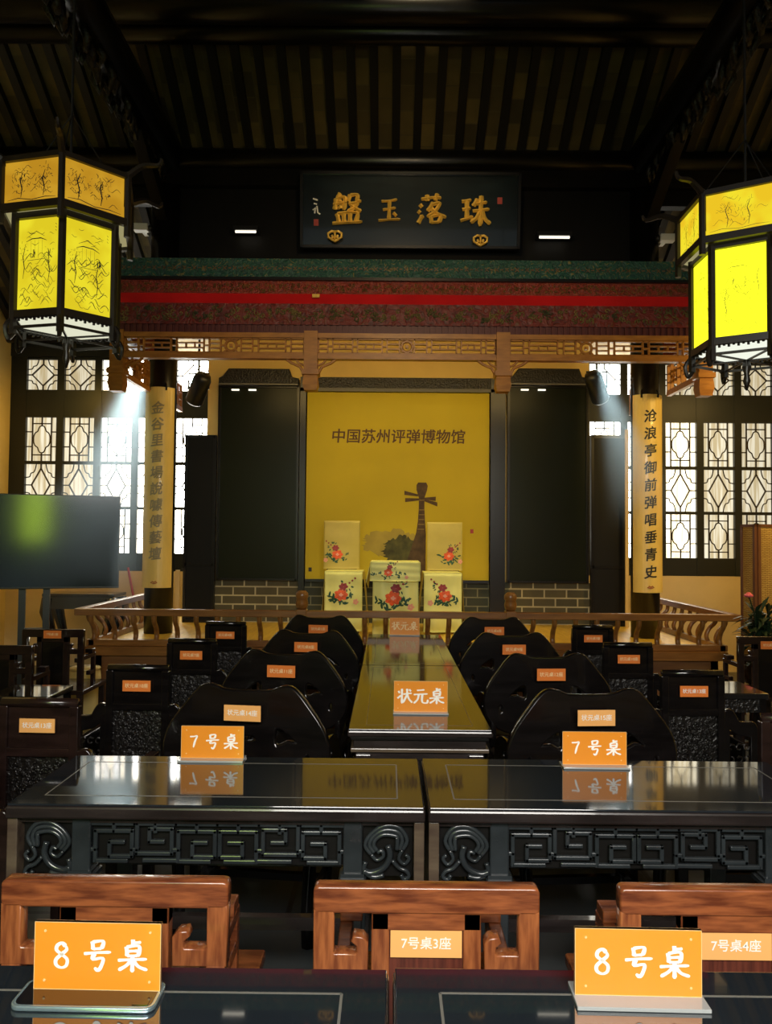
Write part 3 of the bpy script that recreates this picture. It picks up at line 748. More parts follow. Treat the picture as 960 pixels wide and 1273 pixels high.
couplet(786, 818, 490, 737, '沧浪亭御前弹唱垂青史', 'curved yellow couplet board with crisp black characters on the column by the bamboo screen', at(802, 600, YC).x, 0)

# ------------------------------------------------------------------ stage railing
rl = thing('stage_railing', (0, YF, STZ), 0, 'low brown wooden railing with curved balusters round the stage edge', 'railing')
rx0, rx1 = sx0 - .06, sx1 + .07
rt = .285
obj('top_rail', MB().b2(rx0 - .02, rx1 + .02, -.07, .0, rt - .035, rt + .02), M['railwood'], rl, bevel=.006)
obj('bottom_rail', MB().b2(rx0 + .05, rx1 - .05, .0, .06, .0, .05), M['railwood'], rl, bevel=.004)
for x in (rx0, rx1):
    s = -1 if x < 0 else 1
    obj('side_top_rail', MB().b2(x - .035, x + .035, -.05, 2.4, rt - .035, rt + .02), M['railwood'], rl, bevel=.006)
    obj('side_bottom_rail', MB().b2(x - s * .07, x - s * .11, 0, 2.4, 0, .05), M['railwood'], rl)
def bal(): return MB().tube(smooth_path([(0, .03, .04), (0, .045, .09), (0, .02, .15), (0, -.03, .2), (0, -.04, rt - .03)], 4), .021, 8, flat=.9)
bm_ = bal().mesh('baluster')
nb = 31
nx = [at(376, 750, YF).x, at(634, 750, YF).x]
for i in range(nb):
    x = rx0 + .1 + (rx1 - rx0 - .2) * i / (nb - 1)
    link('baluster', bm_, M['railwood'], rl, (x, 0, 0), smooth=True)
for x in (rx0, rx1):
    s = 1 if x < 0 else -1
    for k in range(12):
        link('baluster', bm_, M['railwood'], rl, (x + s * .045, .14 + k * .19, 0), (0, 0, -PI / 2 if x < 0 else PI / 2), smooth=True)
for x in nx:
    n_ = obj('newel_post', MB().b2(-.042, .042, -.05, .06, 0, rt + .03), M['railwood'], rl, (x, -.03, 0), bevel=.004)
    obj('newel_cap', MB().lathe([(.03, 0), (.045, .015), (.052, .05), (.044, .085), (.052, .1), (.05, .13), (.03, .15)], n=12), M['railwood'], n_, (0, 0, rt + .03), smooth=True)

# ------------------------------------------------------------------ stage furniture
def cloth_sheet(wd, h, folds, amp, seed, nx_=24, nz_=20, drape=0):
    random.seed(seed); ph = [random.uniform(0, 6) for _ in range(4)]
    def f(x, z):
        return -(amp * math.sin(folds * x / wd * PI + ph[0] + z * 3) * (.3 + .7 * (1 - z / h)) + amp * .5 * math.sin(z / h * 17 + ph[1] + x * 4) * .5 + drape * math.cos(x / wd * PI) * (1 - z / h))
    m = MB(); vs = []; fs = []
    for y0 in (0, .004):
        for j in range(nz_ + 1):
            for i in range(nx_ + 1):
                x = -wd / 2 + wd * i / nx_; z = h * j / nz_; vs.append((x, f(x, z) + y0, z))
    k = (nx_ + 1) * (nz_ + 1); r = nx_ + 1
    for j in range(nz_):
        for i in range(nx_):
            a = j * r + i
            fs += [(a, a + 1, a + r + 1, a + r), (k + a, k + a + r, k + a + r + 1, k + a + 1)]
    for j in range(nz_):
        for i in (0, nx_):
            a = j * r + i; fs.append((a, a + r, k + a + r, k + a))
    for i in range(nx_):
        for j in (0, nz_):
            a = j * r + i; fs.append((a, a + 1, k + a + 1, k + a))
    m.add(vs, fs); return m, f
def embroider(parent, f, cx, cz, s, flip, seed, spread=1):
    """a spray of peonies: blossoms, buds and leaves lying on the cloth"""
    random.seed(seed)
    def petal(m, x, z, r, ang, asp=1.0, o=.003):
        vs = []; n = 10
        for k in range(n):
            a = k * 2 * PI / n; u, v = r * math.cos(a) * (1 + .12 * math.cos(3 * a)), r * asp * math.sin(a)
            X = x + u * math.cos(ang) - v * math.sin(ang); Z = z + u * math.sin(ang) + v * math.cos(ang)
            vs.append((X, f(X, Z) - o, Z))
        m.add(vs, [tuple(range(n))])
    fl = MB()
    for k in range(7): petal(fl, cx + s * .16 * math.cos(k * .9), cz + s * .13 * math.sin(k * .9), s * .13, k * .9, .8, .003 + k * .0002)
    mr = MB()
    bx, bz = cx + flip * s * .1, cz + s * .34
    for k in range(6): petal(mr, bx + s * .1 * math.cos(k), bz + s * .08 * math.sin(k), s * .09, k, .8, .003 + k * .0002)
    for q in range(3): petal(mr, cx + flip * s * (.35 + q * .12), cz + s * (.5 + q * .1), s * .045, q, .9)
    pk = MB()
    for k in range(5): petal(pk, cx + flip * s * .62 * spread + s * .07 * math.cos(k * 1.25), cz - s * .3 + s * .07 * math.sin(k * 1.25), s * .06, k, .8)
    for k in range(4): petal(pk, cx + s * .05 * math.cos(k * 1.6), cz + s * .04 * math.sin(k * 1.6), s * .045, k, .8, .006)
    lf = MB()
    for k in range(26):
        a = random.uniform(PI * .9, PI * 2.1); r = s * random.uniform(.26, .6)
        petal(lf, cx + r * math.cos(a) * spread, cz + r * .62 * math.sin(a) - s * .05, s * random.uniform(.07, .12), random.uniform(0, PI), .38, .0022)
    for k in range(12):
        a = random.uniform(0, 2 * PI); petal(lf, cx + flip * s * .22 + s * .26 * math.cos(a), cz + s * .4 + s * .22 * math.sin(a), s * .06, a, .4, .0022)
    obj('embroidered_leaf', lf, M['leafgreen'], parent); obj('embroidered_peony', fl, M['peony'], parent)
    obj('embroidered_bud', mr, M['maroon'], parent); obj('embroidered_petal', pk, M['pink'], parent)

def stage_chair(pl, pr, pbt, psl, psr, pst, where, seed, flip):
    Yb, Ys = 7.72, 7.28
    a, b = at(pl, pbt, Yb), at(pr, pbt, Yb); c, d = at(psl, pst, Ys), at(psr, pst, Ys)
    cx = (c.x + d.x) / 2; cxb = (a.x + b.x) / 2; wb = b.x - a.x; ws = d.x - c.x; zs = c.z - STZ; zb = a.z - STZ
    ch = thing('stage_chair', (cx, Ys, STZ), 0, 'high-backed black stage chair under yellow drapes, %s' % where, 'chair')
    for sx in (-1, 1):
        for y, h in ((.02, zs - .05), (.45, zb - .02)):
            obj('leg', MB().b2(sx * (wb / 2 - .05) - .016 + (cxb - cx) * (y > .1), sx * (wb / 2 - .05) + .016 + (cxb - cx) * (y > .1), y, y + .036, 0, h), M['ebony'], ch)
    obj('seat', MB().b2(-ws / 2 + .01, ws / 2 - .01, .01, .44, zs - .05, zs - .01), M['ebony'], ch)
    obj('backrest', MB().b2(cxb - cx - wb / 2 + .03, cxb - cx + wb / 2 - .03, .45, .47, zs - .03, zb - .02), M['ebony'], ch)
    obj('stretcher', MB().b2(-ws / 2 + .04, ws / 2 - .04, .02, .05, .12, .15), M['ebony'], ch)
    dr = thing('chair_drape', (cx, Ys, STZ), 0, 'yellow embroidered drape over the stage chair %s' % where, 'drape')
    hb = zb - zs + .02
    m, f = cloth_sheet(wb, hb, 2, .006, seed)
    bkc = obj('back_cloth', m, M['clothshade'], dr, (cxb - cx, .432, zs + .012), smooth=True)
    embroider(bkc, f, -flip * wb * .12, hb * .3, wb * .52, -flip, seed + 1)
    hs = zs - .02
    m, f = cloth_sheet(ws, hs, 3, .014, seed + 2)
    sc_ = obj('seat_cloth', m, M['cloth'], dr, (0, -.028, .02), smooth=True)
    embroider(sc_, f, -flip * ws * .06, hs * .62, ws * .62, flip, seed + 3)
    obj('seat_cover', MB().b2(-ws / 2, ws / 2, -.012, .42, zs, zs + .008), M['cloth'], dr)
    sg = MB()
    for sx in (-1, 1): sg.add([(sx * (ws / 2 + .003), 0, zs), (sx * (ws / 2 + .003), .4, zs), (sx * (ws / 2 + .05), .42, .05), (sx * (ws / 2 + .05), .2, .05)], [(0, 1, 2, 3)])
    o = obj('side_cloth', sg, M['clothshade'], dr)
    s = o.modifiers.new('thick', 'SOLIDIFY'); s.thickness = .004
stage_chair(403, 448, 651, 404, 451, 711, 'standing nearest the dark ink tree', 11, 1)
stage_chair(531, 575, 653, 527, 574, 713, 'standing below the printed pipa and its seal', 31, -1)
Yt = 6.78
tl, tr = at(461, 699, Yt), at(522, 699, Yt)
tw = tr.x - tl.x; tcx = (tl.x + tr.x) / 2; tz = tl.z - STZ
tb = thing('stage_table', (tcx, Yt, STZ), 0, 'small square stage table hidden under an embroidered yellow cloth', 'table')
obj('tabletop', MB().b2(-tw / 2 + .01, tw / 2 - .01, .01, .40, tz - .03, tz), M['ebony'], tb)
for sx in (-1, 1):
    for y in (.02, .35): obj('leg', MB().b2(sx * (tw / 2 - .04) - .02, sx * (tw / 2 - .04) + .02, y, y + .04, 0, tz - .03), M['ebony'], tb)
tc = thing('tablecloth', (tcx, Yt, STZ), 0, 'pale yellow embroidered cloth draped over the small stage table', 'tablecloth')
obj('top_cloth', MB().b2(-tw / 2, tw / 2, -.062, .41, tz + .001, tz + .008), M['cloth'], tc)
m, f = cloth_sheet(tw + .01, .165, 2, .006, 51, drape=.01)
v = obj('valance_cloth', m, M['cloth'], tc, (0, -.066, tz - .16), smooth=True)
embroider(v, f, -tw * .14, .075, .135, 1, 52, 1.9)
m, f = cloth_sheet(tw - .03, tz - .05, 4, .024, 53)
v = obj('front_cloth', m, M['cloth'], tc, (0.005, -.026, .03), smooth=True)
embroider(v, f, -tw * .05, (tz) * .5, .25, 1, 54)
o = obj('side_cloth', MB().add([(-tw / 2 - .004, -.02, tz), (-tw / 2 - .004, .4, tz), (-tw / 2 - .03, .4, tz - .25), (-tw / 2 - .04, -.02, tz - .17)], [(0, 1, 2, 3)]), M['cloth'], tc)
o.modifiers.new('thick', 'SOLIDIFY').thickness = .004

# ------------------------------------------------------------------ stage lamps, strip lights, cameras
for px, py, tgt, lab in ((247, 484, (-3.2, 3.5, .6), 'black stage spotlight by the column with flare-washed couplet'), (742, 482, (3.2, 3.5, .6), 'black stage spotlight by the column with crisp couplet')):
    p = at(px, py, 7.7)
    s = 1 if px < 500 else -1
    t = thing('stage_spotlight', p, 0, lab, 'stage light')
    R_ = Matrix.Rotation(s * .5, 3, 'Y') @ Matrix.Rotation(.5, 3, 'X')
    body = MB().lathe([(.075, -.16), (.09, -.14), (.09, .12), (.07, .17), (.03, .18)], n=16); body.v = [tuple(R_ @ Vector(v)) for v in body.v]
    obj('lamp_can', body, M['tvbody'], t, smooth=True)
    ln = MB().lathe([(.07, -.163), (.07, -.158)], n=16); ln.v = [tuple(R_ @ Vector(v)) for v in ln.v]
    obj('yoke', MB().tube([(-.1, 0, 0), (-.1, 0, .16), (.1, 0, .16), (.1, 0, 0)], .01, 6), M['tvbody'], t)
    obj('hanging_rod', MB().tube([(0, 0, .16), (0, 0, 3.72 - p.z)], .012, 8), M['tvbody'], t)
for px, py, wpx, lab in ((305, 287, 26, 'thin lit strip lamp under the black wall beside the inscription signature'), (690, 294, 38, 'thin lit strip lamp under the black wall beside the red seal corner')):
    p = at(px, py, YC - .1); l = wpx * 7.1 / FPX
    t = thing('strip_lamp', p, 0, lab, 'lamp')
    obj('housing', MB().b2(-l / 2 - .02, l / 2 + .02, -.0, .14, .012, .05), M['tvbody'], t)
    obj('tube', MB().tube([(-l / 2, .02, 0), (l / 2, .02, 0)], .012, 8), M['tube'], t)
for px, py, s, lab in ((176, 284, 1, 'small white security camera above the canopy beside the orange lantern'), (829, 297, -1, 'small white security camera above the canopy beside the bright yellow lantern')):
    p = at(px, py, YC - .12)
    t = thing('security_camera', p, 0, lab, 'camera')
    obj('camera_body', MB().b2(-.07, .07, -.05, .04, -.03, .035), M['camwhite'], t, bevel=.008)
    obj('camera_lens', MB().lathe([(.032, 0), (.034, .015), (.02, .04)], n=14), M['tvbody'], t, (s * .07, 0, 0), (0, s * PI / 2, 0), smooth=True)
    obj('mount', MB().b2(-.02, .02, .04, .165, -.01, .02), M['camwhite'], t)

# ------------------------------------------------------------------ palace lanterns
def lantern(cx, cy, rot, ztop, up, low, bot, ink, label, seed):
    t = thing('palace_lantern', (cx, cy, ztop), 0, label, 'lantern')
    def hexp(R, z): return [Vector((R * math.sin(rot + k * PI / 3), -R * math.cos(rot + k * PI / 3), z)) for k in range(6)]
    wood = M['lanternwood']
    def ring(name, R, z, wd, h, par=t):
        m = MB(); P = hexp(R, z)
        for k in range(6): m.bar(P[k], P[(k + 1) % 6], wd, h, (0, 0, 1))
        return obj(name, m, wood, par)
    R1, R2 = .28, .222
    zu0, zu1, zl1, zl0 = -.203, -.012, -.222, -.612
    ring('upper_frame', R1, -.006, .022, .022); ring('upper_frame', R1, zu0, .022, .03)
    ring('lower_frame', R2, zl1, .022, .02); ring('lower_frame', R2, zl0 - .01, .022, .03)
    P = hexp(R1, 0); Q = hexp(R2, 0)
    for k in range(6):
        obj('upper_post', MB().tube([P[k] + Vector((0, 0, .012)), P[k] + Vector((0, 0, zu0 - .06))], .0145, 6), wood, t)
        obj('lower_post', MB().tube([Q[k] + Vector((0, 0, zu0)), Q[k] + Vector((0, 0, zl0 - .09))], .0165, 6), wood, t)
        hk = smooth_path([Q[k] * 1.0 + Vector((0, 0, zl0 - .02)), Q[k] * 1.13 + Vector((0, 0, zl0 - .06)), Q[k] * 1.08 + Vector((0, 0, zl0 - .11)), Q[k] * .98 + Vector((0, 0, zl0 - .085))], 4)
        obj('scroll_hook', MB().tube(hk, .009, 6), wood, t)
        arm = smooth_path([P[k] + Vector((0, 0, 0)), P[k] * 1.25 + Vector((0, 0, .035)), P[k] * 1.5 + Vector((0, 0, .03)), P[k] * 1.56 + Vector((0, 0, .055))], 4)
        obj('cloud_arm', MB().tube(arm, [.016 - .0008 * i for i in range(len(arm))], 6), wood, t)
    random.seed(seed)
    for tier, R, z0, z1, mt in (('upper_panel', R1 - .006, zu0 + .012, -.016, up), ('lower_panel', R2 - .004, zl0 + .008, zl1 - .012, low)):
        V0, V1 = hexp(R, z0), hexp(R, z1)
        for k in range(6):
            a, b = V0[k], V0[(k + 1) % 6]; u = (b - a); L = u.length; u /= L
            nrm = Vector((u.y, -u.x, 0))
            if nrm.dot(a + b) < 0: nrm = -nrm
            e = .012
            c = [a + u * e, b - u * e, V1[(k + 1) % 6] - u * e, V1[k] + u * e]
            m = MB(); m.add(c + [q - nrm * .004 for q in c], [(0, 1, 2, 3), (7, 6, 5, 4), (0, 4, 5, 1), (1, 5, 6, 2), (2, 6, 7, 3), (3, 7, 4, 0)])
            pn = obj(tier, m, mt, t)
            # ink drawing on the silk: hills, trees, a pavilion, grass
            dm = MB(); h = z1 - z0; W_ = L - 2 * e
            def pt(x, z): return a + u * (e + x * W_) + Vector((0, 0, z * h)) + nrm * .0015
            def line(ps, wd):
                ps = [pt(*p) for p in ps]; vs = []; fs = []
                for i, p in enumerate(ps):
                    q, r = ps[max(i - 1, 0)], ps[min(i + 1, len(ps) - 1)]
                    d = (r - q).normalized(); nn = d.cross(nrm) * wd * (1 if 0 < i < len(ps) - 1 else .4)
                    vs += [p + nn, p - nn]
                    if i: fs.append((2 * i - 2, 2 * i - 1, 2 * i + 1, 2 * i))
                dm.add(vs, fs)
            def rnd(a_, b_): return random.uniform(a_, b_)
            k0 = .0007 * ink
            def clampz(v): return min(max(v, .04), .96)
            if tier == 'upper_panel':
                for q in range(9):
                    x, z = rnd(.08, .8), rnd(.12, .85); n = 6
                    line([(clampz(x + i * .035), clampz(z + .05 * math.sin(i * 1.2 + q) + i * .008)) for i in range(n)], k0)
                for tr_ in range(2):
                    x = rnd(.15, .4) + tr_ * .4; zb = .15
                    line([(x, zb), (x + .02, .35), (x - .02, .55), (x + .03, .75)], k0 * 2.6)
                    for q in range(60 if ink > 1.3 else 26):
                        aa = rnd(0, 6.28); rr = rnd(.02, .2); X = clampz(x + rr * math.cos(aa)); Z = clampz(.55 + rr * 1.6 * math.sin(aa))
                        line([(X, Z), (clampz(X + rnd(-.04, .04)), clampz(Z + rnd(-.1, .1)))], k0 * rnd(1, 3.2))
                line([(.05, .1), (.25, .14), (.5, .08), (.75, .12), (.95, .1)], k0 * 1.6)
            else:
                px_, pz_ = rnd(.3, .5), rnd(.5, .6)     # pavilion
                for i in range(4): line([(px_ - .12 + i * .09, pz_), (px_ - .12 + i * .09, pz_ + .2)], k0)
                line([(px_ - .24, pz_ + .19), (px_ - .1, pz_ + .22), (px_ + .12, pz_ + .22), (px_ + .26, pz_ + .19)], k0 * 2)
                line([(px_ - .2, pz_ + .24), (px_, pz_ + .3), (px_ + .2, pz_ + .24)], k0 * 1.5)
                line([(px_ - .2, pz_ - .02), (px_ + .22, pz_ - .01)], k0 * 2.2)
                for fg in range(3):                     # small figures
                    x = px_ + rnd(-.1, .3); z = pz_ + rnd(.0, .02)
                    line([(x, z), (x + .02, z + .05), (x, z + .09)], k0 * 2.2)
                for q in range(48):                     # rocks, slopes, grass
                    x, z = rnd(.04, .78), rnd(.05, .62); n = 6; s_ = rnd(.6, 1.4)
                    line([(clampz(x + i * .035 * s_), clampz(z + .035 * math.sin(i * .9 + q * 2))) for i in range(n)], k0 * rnd(.7, 1.4))
                for tr_ in range(2):
                    x = rnd(.08, .25) + tr_ * .6; z = rnd(.15, .4)
                    line([(x, z), (x + .03, z + .12), (x - .01, z + .24), (x + .04, z + .36)], k0 * 1.8)
                    for q in range(30):
                        aa = rnd(0, 6.28); rr = rnd(.02, .15); X = clampz(x + rr * math.cos(aa)); Z = clampz(z + .3 + rr * .8 * math.sin(aa))
                        line([(X, Z), (clampz(X + rnd(-.05, .05)), clampz(Z + rnd(-.03, .03)))], k0 * rnd(.6, 1.6))
                for q in range(10):
                    x, z = rnd(.1, .8), rnd(.7, .93); line([(clampz(x + i * .03), clampz(z + .012 * math.sin(i + q))) for i in range(5)], k0 * .8)
                for q in range(3): line([(.9, .93 - q * .035), (.93, .915 - q * .035)], k0 * 2)
            obj('ink_drawing', dm, M['ink'], pn)
    m = MB(); H = hexp(R2 - .012, zl0 - .02); m.add(H + [q + Vector((0, 0, .006)) for q in H], [(5, 4, 3, 2, 1, 0), (6, 7, 8, 9, 10, 11)]); obj('bottom_diffuser', m, bot, t)
    m = MB(); H = hexp(R1 - .012, -.004); H2 = hexp(R1 - .012, zu0 + .006); obj('roof_board', m.add(H + [q + Vector((0, 0, .006)) for q in H], [(5, 4, 3, 2, 1, 0), (6, 7, 8, 9, 10, 11)] + [(k, (k + 1) % 6, 6 + (k + 1) % 6, 6 + k) for k in range(6)]), wood, t)
    m = MB()
    for k in range(6):
        m.b2(-.001, .001, -.001, .001, zu0, zu0 + .002)
    A, B = hexp(R2, zu0 + .0), hexp(R1, zu0 + .0)
    obj('shoulder_panel', MB().add(A + B, [(k, (k + 1) % 6, 6 + (k + 1) % 6, 6 + k) for k in range(6)]), M['lanternsoffit'], t)
    # bottom lattice ring with spokes
    m = MB(); zb = zl0 - .062; H = hexp(R2 * 1.0, zb)
    for k in range(6):
        m.bar(H[k], H[(k + 1) % 6], .010, .010, (0, 0, 1))
        m.bar(H[k], (0, 0, zb), .008, .007, (0, 0, 1))
    obj('base_lattice', m, wood, t)
    cl_ = MB()
    for k in range(6): cl_.bar(Q[k] * .985 + Vector((0, 0, zu0 - .006)), Q[(k + 1) % 6] * .985 + Vector((0, 0, zu0 - .006)), .012, .03, (0, 0, 1))
    obj('collar', cl_, wood, t)
    fr = MB(); Hh = hexp(R2, zl0 - .035)
    for k in range(6):
        for i in range(12):
            p = Hh[k].lerp(Hh[(k + 1) % 6], (i + .5) / 12); fr.tube([p + Vector((0, 0, .022)), p + Vector((0, 0, .004 - .006 * (i % 2)))], .006, 4)
    obj('fringe_carving', fr, wood, t)
    obj('finial', MB().lathe([(.012, 0), (.02, -.03), (.01, -.06), (.016, -.09), (.004, -.13)], (0, 0, zb), 10), wood, t, smooth=True)
    top = roofz(cy) + .05 - ztop
    obj('suspension_cable', MB().tube([(0, 0, .0), (0, 0, top)], .006, 6), M['tvbody'], t)
    for k in range(3):
        obj('cable_strand', MB().tube([P[2 * k] * .9, (0, 0, .3)], .003, 4), M['tvbody'], t)
    return t
M['lanternsoffit'] = emis('lantern_soffit', (.9, .8, .38), .35)
lantern(-1.385, 3.26, math.radians(16.3), 3.06, emis('amber_silk', (.85, .46, .03), .68, (.72, .36, .02), (3, 3, 3), 3), emis('yellow_silk_lit', (1, .86, .03), .84, (.88, .70, .02), (3, 3, 3), 3), emis('cream_lit', (.95, .95, .72), .8), 1.5, 'six-sided palace lantern with dark ink drawings, the duller amber one', 5)
lantern(1.543, 3.32, math.radians(-0.85), 3.0, emis('yellow_silk_lit2', (1, .83, .03), .9, (.95, .62, .02), (3, 3, 3), 3), emis('bright_yellow_silk', (1, 1, .02), 1.5), emis('cream_lit2', (.97, 1, .85), .95), .8, 'six-sided palace lantern glowing bright lemon yellow', 9)

# ------------------------------------------------------------------ tables
def wave_cloud(s):
    """ruyi cloud spandrel: carved ridges and curls; s = +1 opens to +x"""
    m = MB()
    def T(ps, r=.0055): m.tube(smooth_path([Vector((s * x, 0, z)) for x, z in ps], 4), r, 6)
    for k, o in enumerate((0, .013, .026)):
        T([(-.045 + o * .6, -.085 + o * .4), (-.062 + o * .9, -.06), (-.045 + o * .5, -.03 - o * .5), (-.01, -.008 - o * .9), (.03 - o * .3, -.012 - o * .9), (.052 - o, -.045), (.04 - o * .6, -.072)], .0062)
    T([(-.045, -.085), (-.03, -.1), (-.012, -.09), (-.016, -.075), (-.028, -.08)], .0055)
    T([(.0, -.06), (.006, -.09), (-.01, -.12), (-.045, -.135), (-.066, -.128)], .009)
    T([(.04, -.072), (.03, -.095), (.045, -.11), (.058, -.095), (.048, -.085)], .0055)
    T([(.012, -.1), (.03, -.12), (.05, -.128), (.058, -.142), (.045, -.15), (.036, -.138)], .006)
    T([(-.06, -.105), (-.064, -.128), (-.04, -.145), (-.01, -.14)], .007)
    return m
def altar_table(name, x0, x1, y0, y1, h, label, carved=True, seams=(), group=None, glass='tableglass'):
    wd, dp = x1 - x0, y1 - y0
    t = thing(name, ((x0 + x1) / 2, (y0 + y1) / 2, 0), 0, label, 'table', group)
    hx, hy = wd / 2, dp / 2
    obj('tabletop', MB().b2(-hx, hx, -hy, hy, h - .04, h - .006), M['tablewood'], t, bevel=.006)
    g = obj('glass_top', MB().b2(-hx + .004, hx - .004, -hy + .004, hy - .004, h - .006, h), M[glass], t, bevel=.002)
    il = MB(); e = .075; w_ = .0022
    for y in (-hy + e, hy - e): il.b2(-hx + e, hx - e, y - w_, y + w_, h, h + .0004)
    for x in (-hx + e, hx - e): il.b2(x - w_, x + w_, -hy + e, hy - e, h, h + .0004)
    obj('inlay_line', il, M['inlay'], t)
    yf = -hy + .03
    obj('apron_board', MB().b2(-hx + .012, hx - .012, yf, yf + .025, h - .058, h - .04), M['tablewood'], t)
    lx = hx - .195
    for sx in (-1, 1):
        for sy in (-1, 1):
            lg = obj('leg', MB().b2(-.026, .026, -.026, .026, 0, h - .045), M['tablecarve'] if carved else M['tablewood'], t, (sx * lx, sy * (hy - .055), 0), bevel=.004)
            ft = MB()
            for z, q in ((.628, .032), (.616, .037), (.606, .03)): ft.b2(-q, q, -q, q, z - .006, z + .006)
            ft.b2(-.036, .036, -.036, .036, 0, .04)
            obj('leg_moulding', ft, M['tablecarve'], lg)
        obj('end_board', MB().b2(sx * hx - sx * .03, sx * hx - sx * .002, -hy + .01, hy - .01, h - .205, h - .04), M['tablelight'], t, bevel=.003)
        obj('low_stretcher', MB().b2(sx * lx - .015, sx * lx + .015, -hy + .05, hy - .05, .12, .16), M['tablewood'], t)
        if carved:
            c = wave_cloud(sx); cx_ = sx * (hx - .1)
            obj('cloud_spandrel', c, M['tablecarve'], t, (cx_, yf + .005, h - .052), smooth=True)
            obj('spandrel_backing', MB().b2(cx_ - .068, cx_ + .068, yf + .02, yf + .03, h - .20, h - .06), M['blackwall'], t)  # black board imitating the dark openings behind the carving
    obj('shelf_rail', MB().b2(-lx, lx, hy - .08, hy - .05, .50, .56), M['tablewood'], t)
    obj('shelf_rail', MB().b2(-lx, lx, hy - .08, hy - .05, .30, .34), M['tablewood'], t)
    if carved:
        m = MB(); n = 6; W_ = 2 * lx - .06; u = W_ / n; hh = .10; zt = h - .062
        shape = [[(.06, .0), (.06, .80), (.94, .80), (.94, .12), (.40, .12), (.40, .5), (.72, .5)],
                 [(.06, 1.0), (.06, .2), (.90, .2), (.90, .86), (.36, .86), (.36, .52), (.68, .52)]]
        extra = [[(.0, 1.0), (1.0, 1.0)], [(.5, .8), (.5, 1.0)], [(.06, .3), (-.06, .3)]]
        for k in range(n):
            mir = k >= n // 2; idx = k if not mir else n - 1 - k
            for ps in [shape[idx % 2]] + extra + ([[(.1, 0), (.8, 0)]] if idx % 2 == 0 else [[(.25, .02), (1.0, .02)]]):
                P = []
                for a, b in ps:
                    a = 1 - a if mir else a
                    P.append(Vector((-W_ / 2 + (k + a) * u, 0, zt - hh + b * hh)))
                for p, q in zip(P, P[1:]):
                    d = (q - p).normalized() * .0058
                    m.bar(p - d, q + d, .0116, .012)
        obj('fretwork_apron', m, M['tablecarve'], t, (0, yf + .01, 0), bevel=.0028)
        obj('apron_back', MB().b2(-lx, lx, yf + .022, yf + .03, zt - hh - .012, zt + .01), M['blackwall'], t)  # black sheet standing in for dark gaps behind the fretwork
    return t
TZ = .82
# third row back: the two tables in front of the camera
xj = at(486, 1240, 1.25).x
altar_table('altar_table', xj - 1.14, xj - .003, .86, 1.32, TZ, 'glossy black table bearing the 8 card that stands on a phone', False, glass='tableglass3')
altar_table('altar_table', xj + .003, xj + 1.14, .86, 1.325, TZ, 'glossy black table bearing the 8 card with a clear base', False, glass='tableglass3')
xk = at(531, 1000, 2.09).x
altar_table('altar_table', at(6, 1000, 2.09).x, xk - .004, 2.09, 2.56, TZ, 'carved black table bearing the 7 card nearer the amber lantern', True)
altar_table('altar_table', xk + .004, xk + 1.14, 2.09, 2.565, TZ, 'carved black table bearing the 7 card nearest the bright lantern', True)

# long central tables
mx0, mx1 = at(432, 907, 2.94).x, at(613, 907, 2.94).x
M['tableglass2'] = mat('tinted_glass_long', (.016, .018, .016), .085, var=.3, vscale=2.5, coat=.2, ior=1.5, rvar=.03)
def long_table(y0, y1, label):
    t = thing('long_table', ((mx0 + mx1) / 2, y0, 0), 0, label, 'table')
    hx = (mx1 - mx0) / 2; L = y1 - y0; h = TZ
    obj('tabletop', MB().b2(-hx, hx, 0, L, h - .03, h - .006), M['tablewood'], t, bevel=.006)
    obj('glass_top', MB().b2(-hx + .004, hx - .004, .004, L - .004, h - .006, h), M['tableglass2'], t, bevel=.002)
    for z0, z1, e, mm in ((h - .045, h - .03, .012, 'black'), (h - .075, h - .045, .022, 'tablewood'), (h - .09, h - .075, .012, 'tablelight'), (h - .125, h - .09, .03, 'tablewood')):
        obj('edge_moulding', MB().b2(-hx + e, hx - e, e, L - e, z0, z1), M[mm], t, bevel=.003)
    for sx in (-1, 1):
        for y in (.05, L - .05): obj('leg', MB().b2(-.03, .03, -.03, .03, 0, h - .1), M['tablewood'], t, (sx * (hx - .06), y, 0), bevel=.004)
        obj('stretcher', MB().b2(sx * (hx - .06) - .014, sx * (hx - .06) + .014, .05, L - .05, .1, .14), M['tablewood'], t)
    obj('apron', MB().b2(-hx + .05, hx - .05, .035, .05, h - .22, h - .12), M['black'], t)
    il = MB(); e = .07; w_ = .002
    for x in (-hx + e, hx - e): il.b2(x - w_, x + w_, e, L - e, h, h + .0004)
    for y in (e, L - e): il.b2(-hx + e, hx - e, y - w_, y + w_, h, h + .0004)
    obj('inlay_line', il, M['tablelight'], t)
long_table(2.94, 4.42, 'long narrow central table half nearer the carved tables, carrying the large top-scholar card')
long_table(4.424, 5.86, 'long narrow central table half that ends against the stage, carrying the dull orange card')

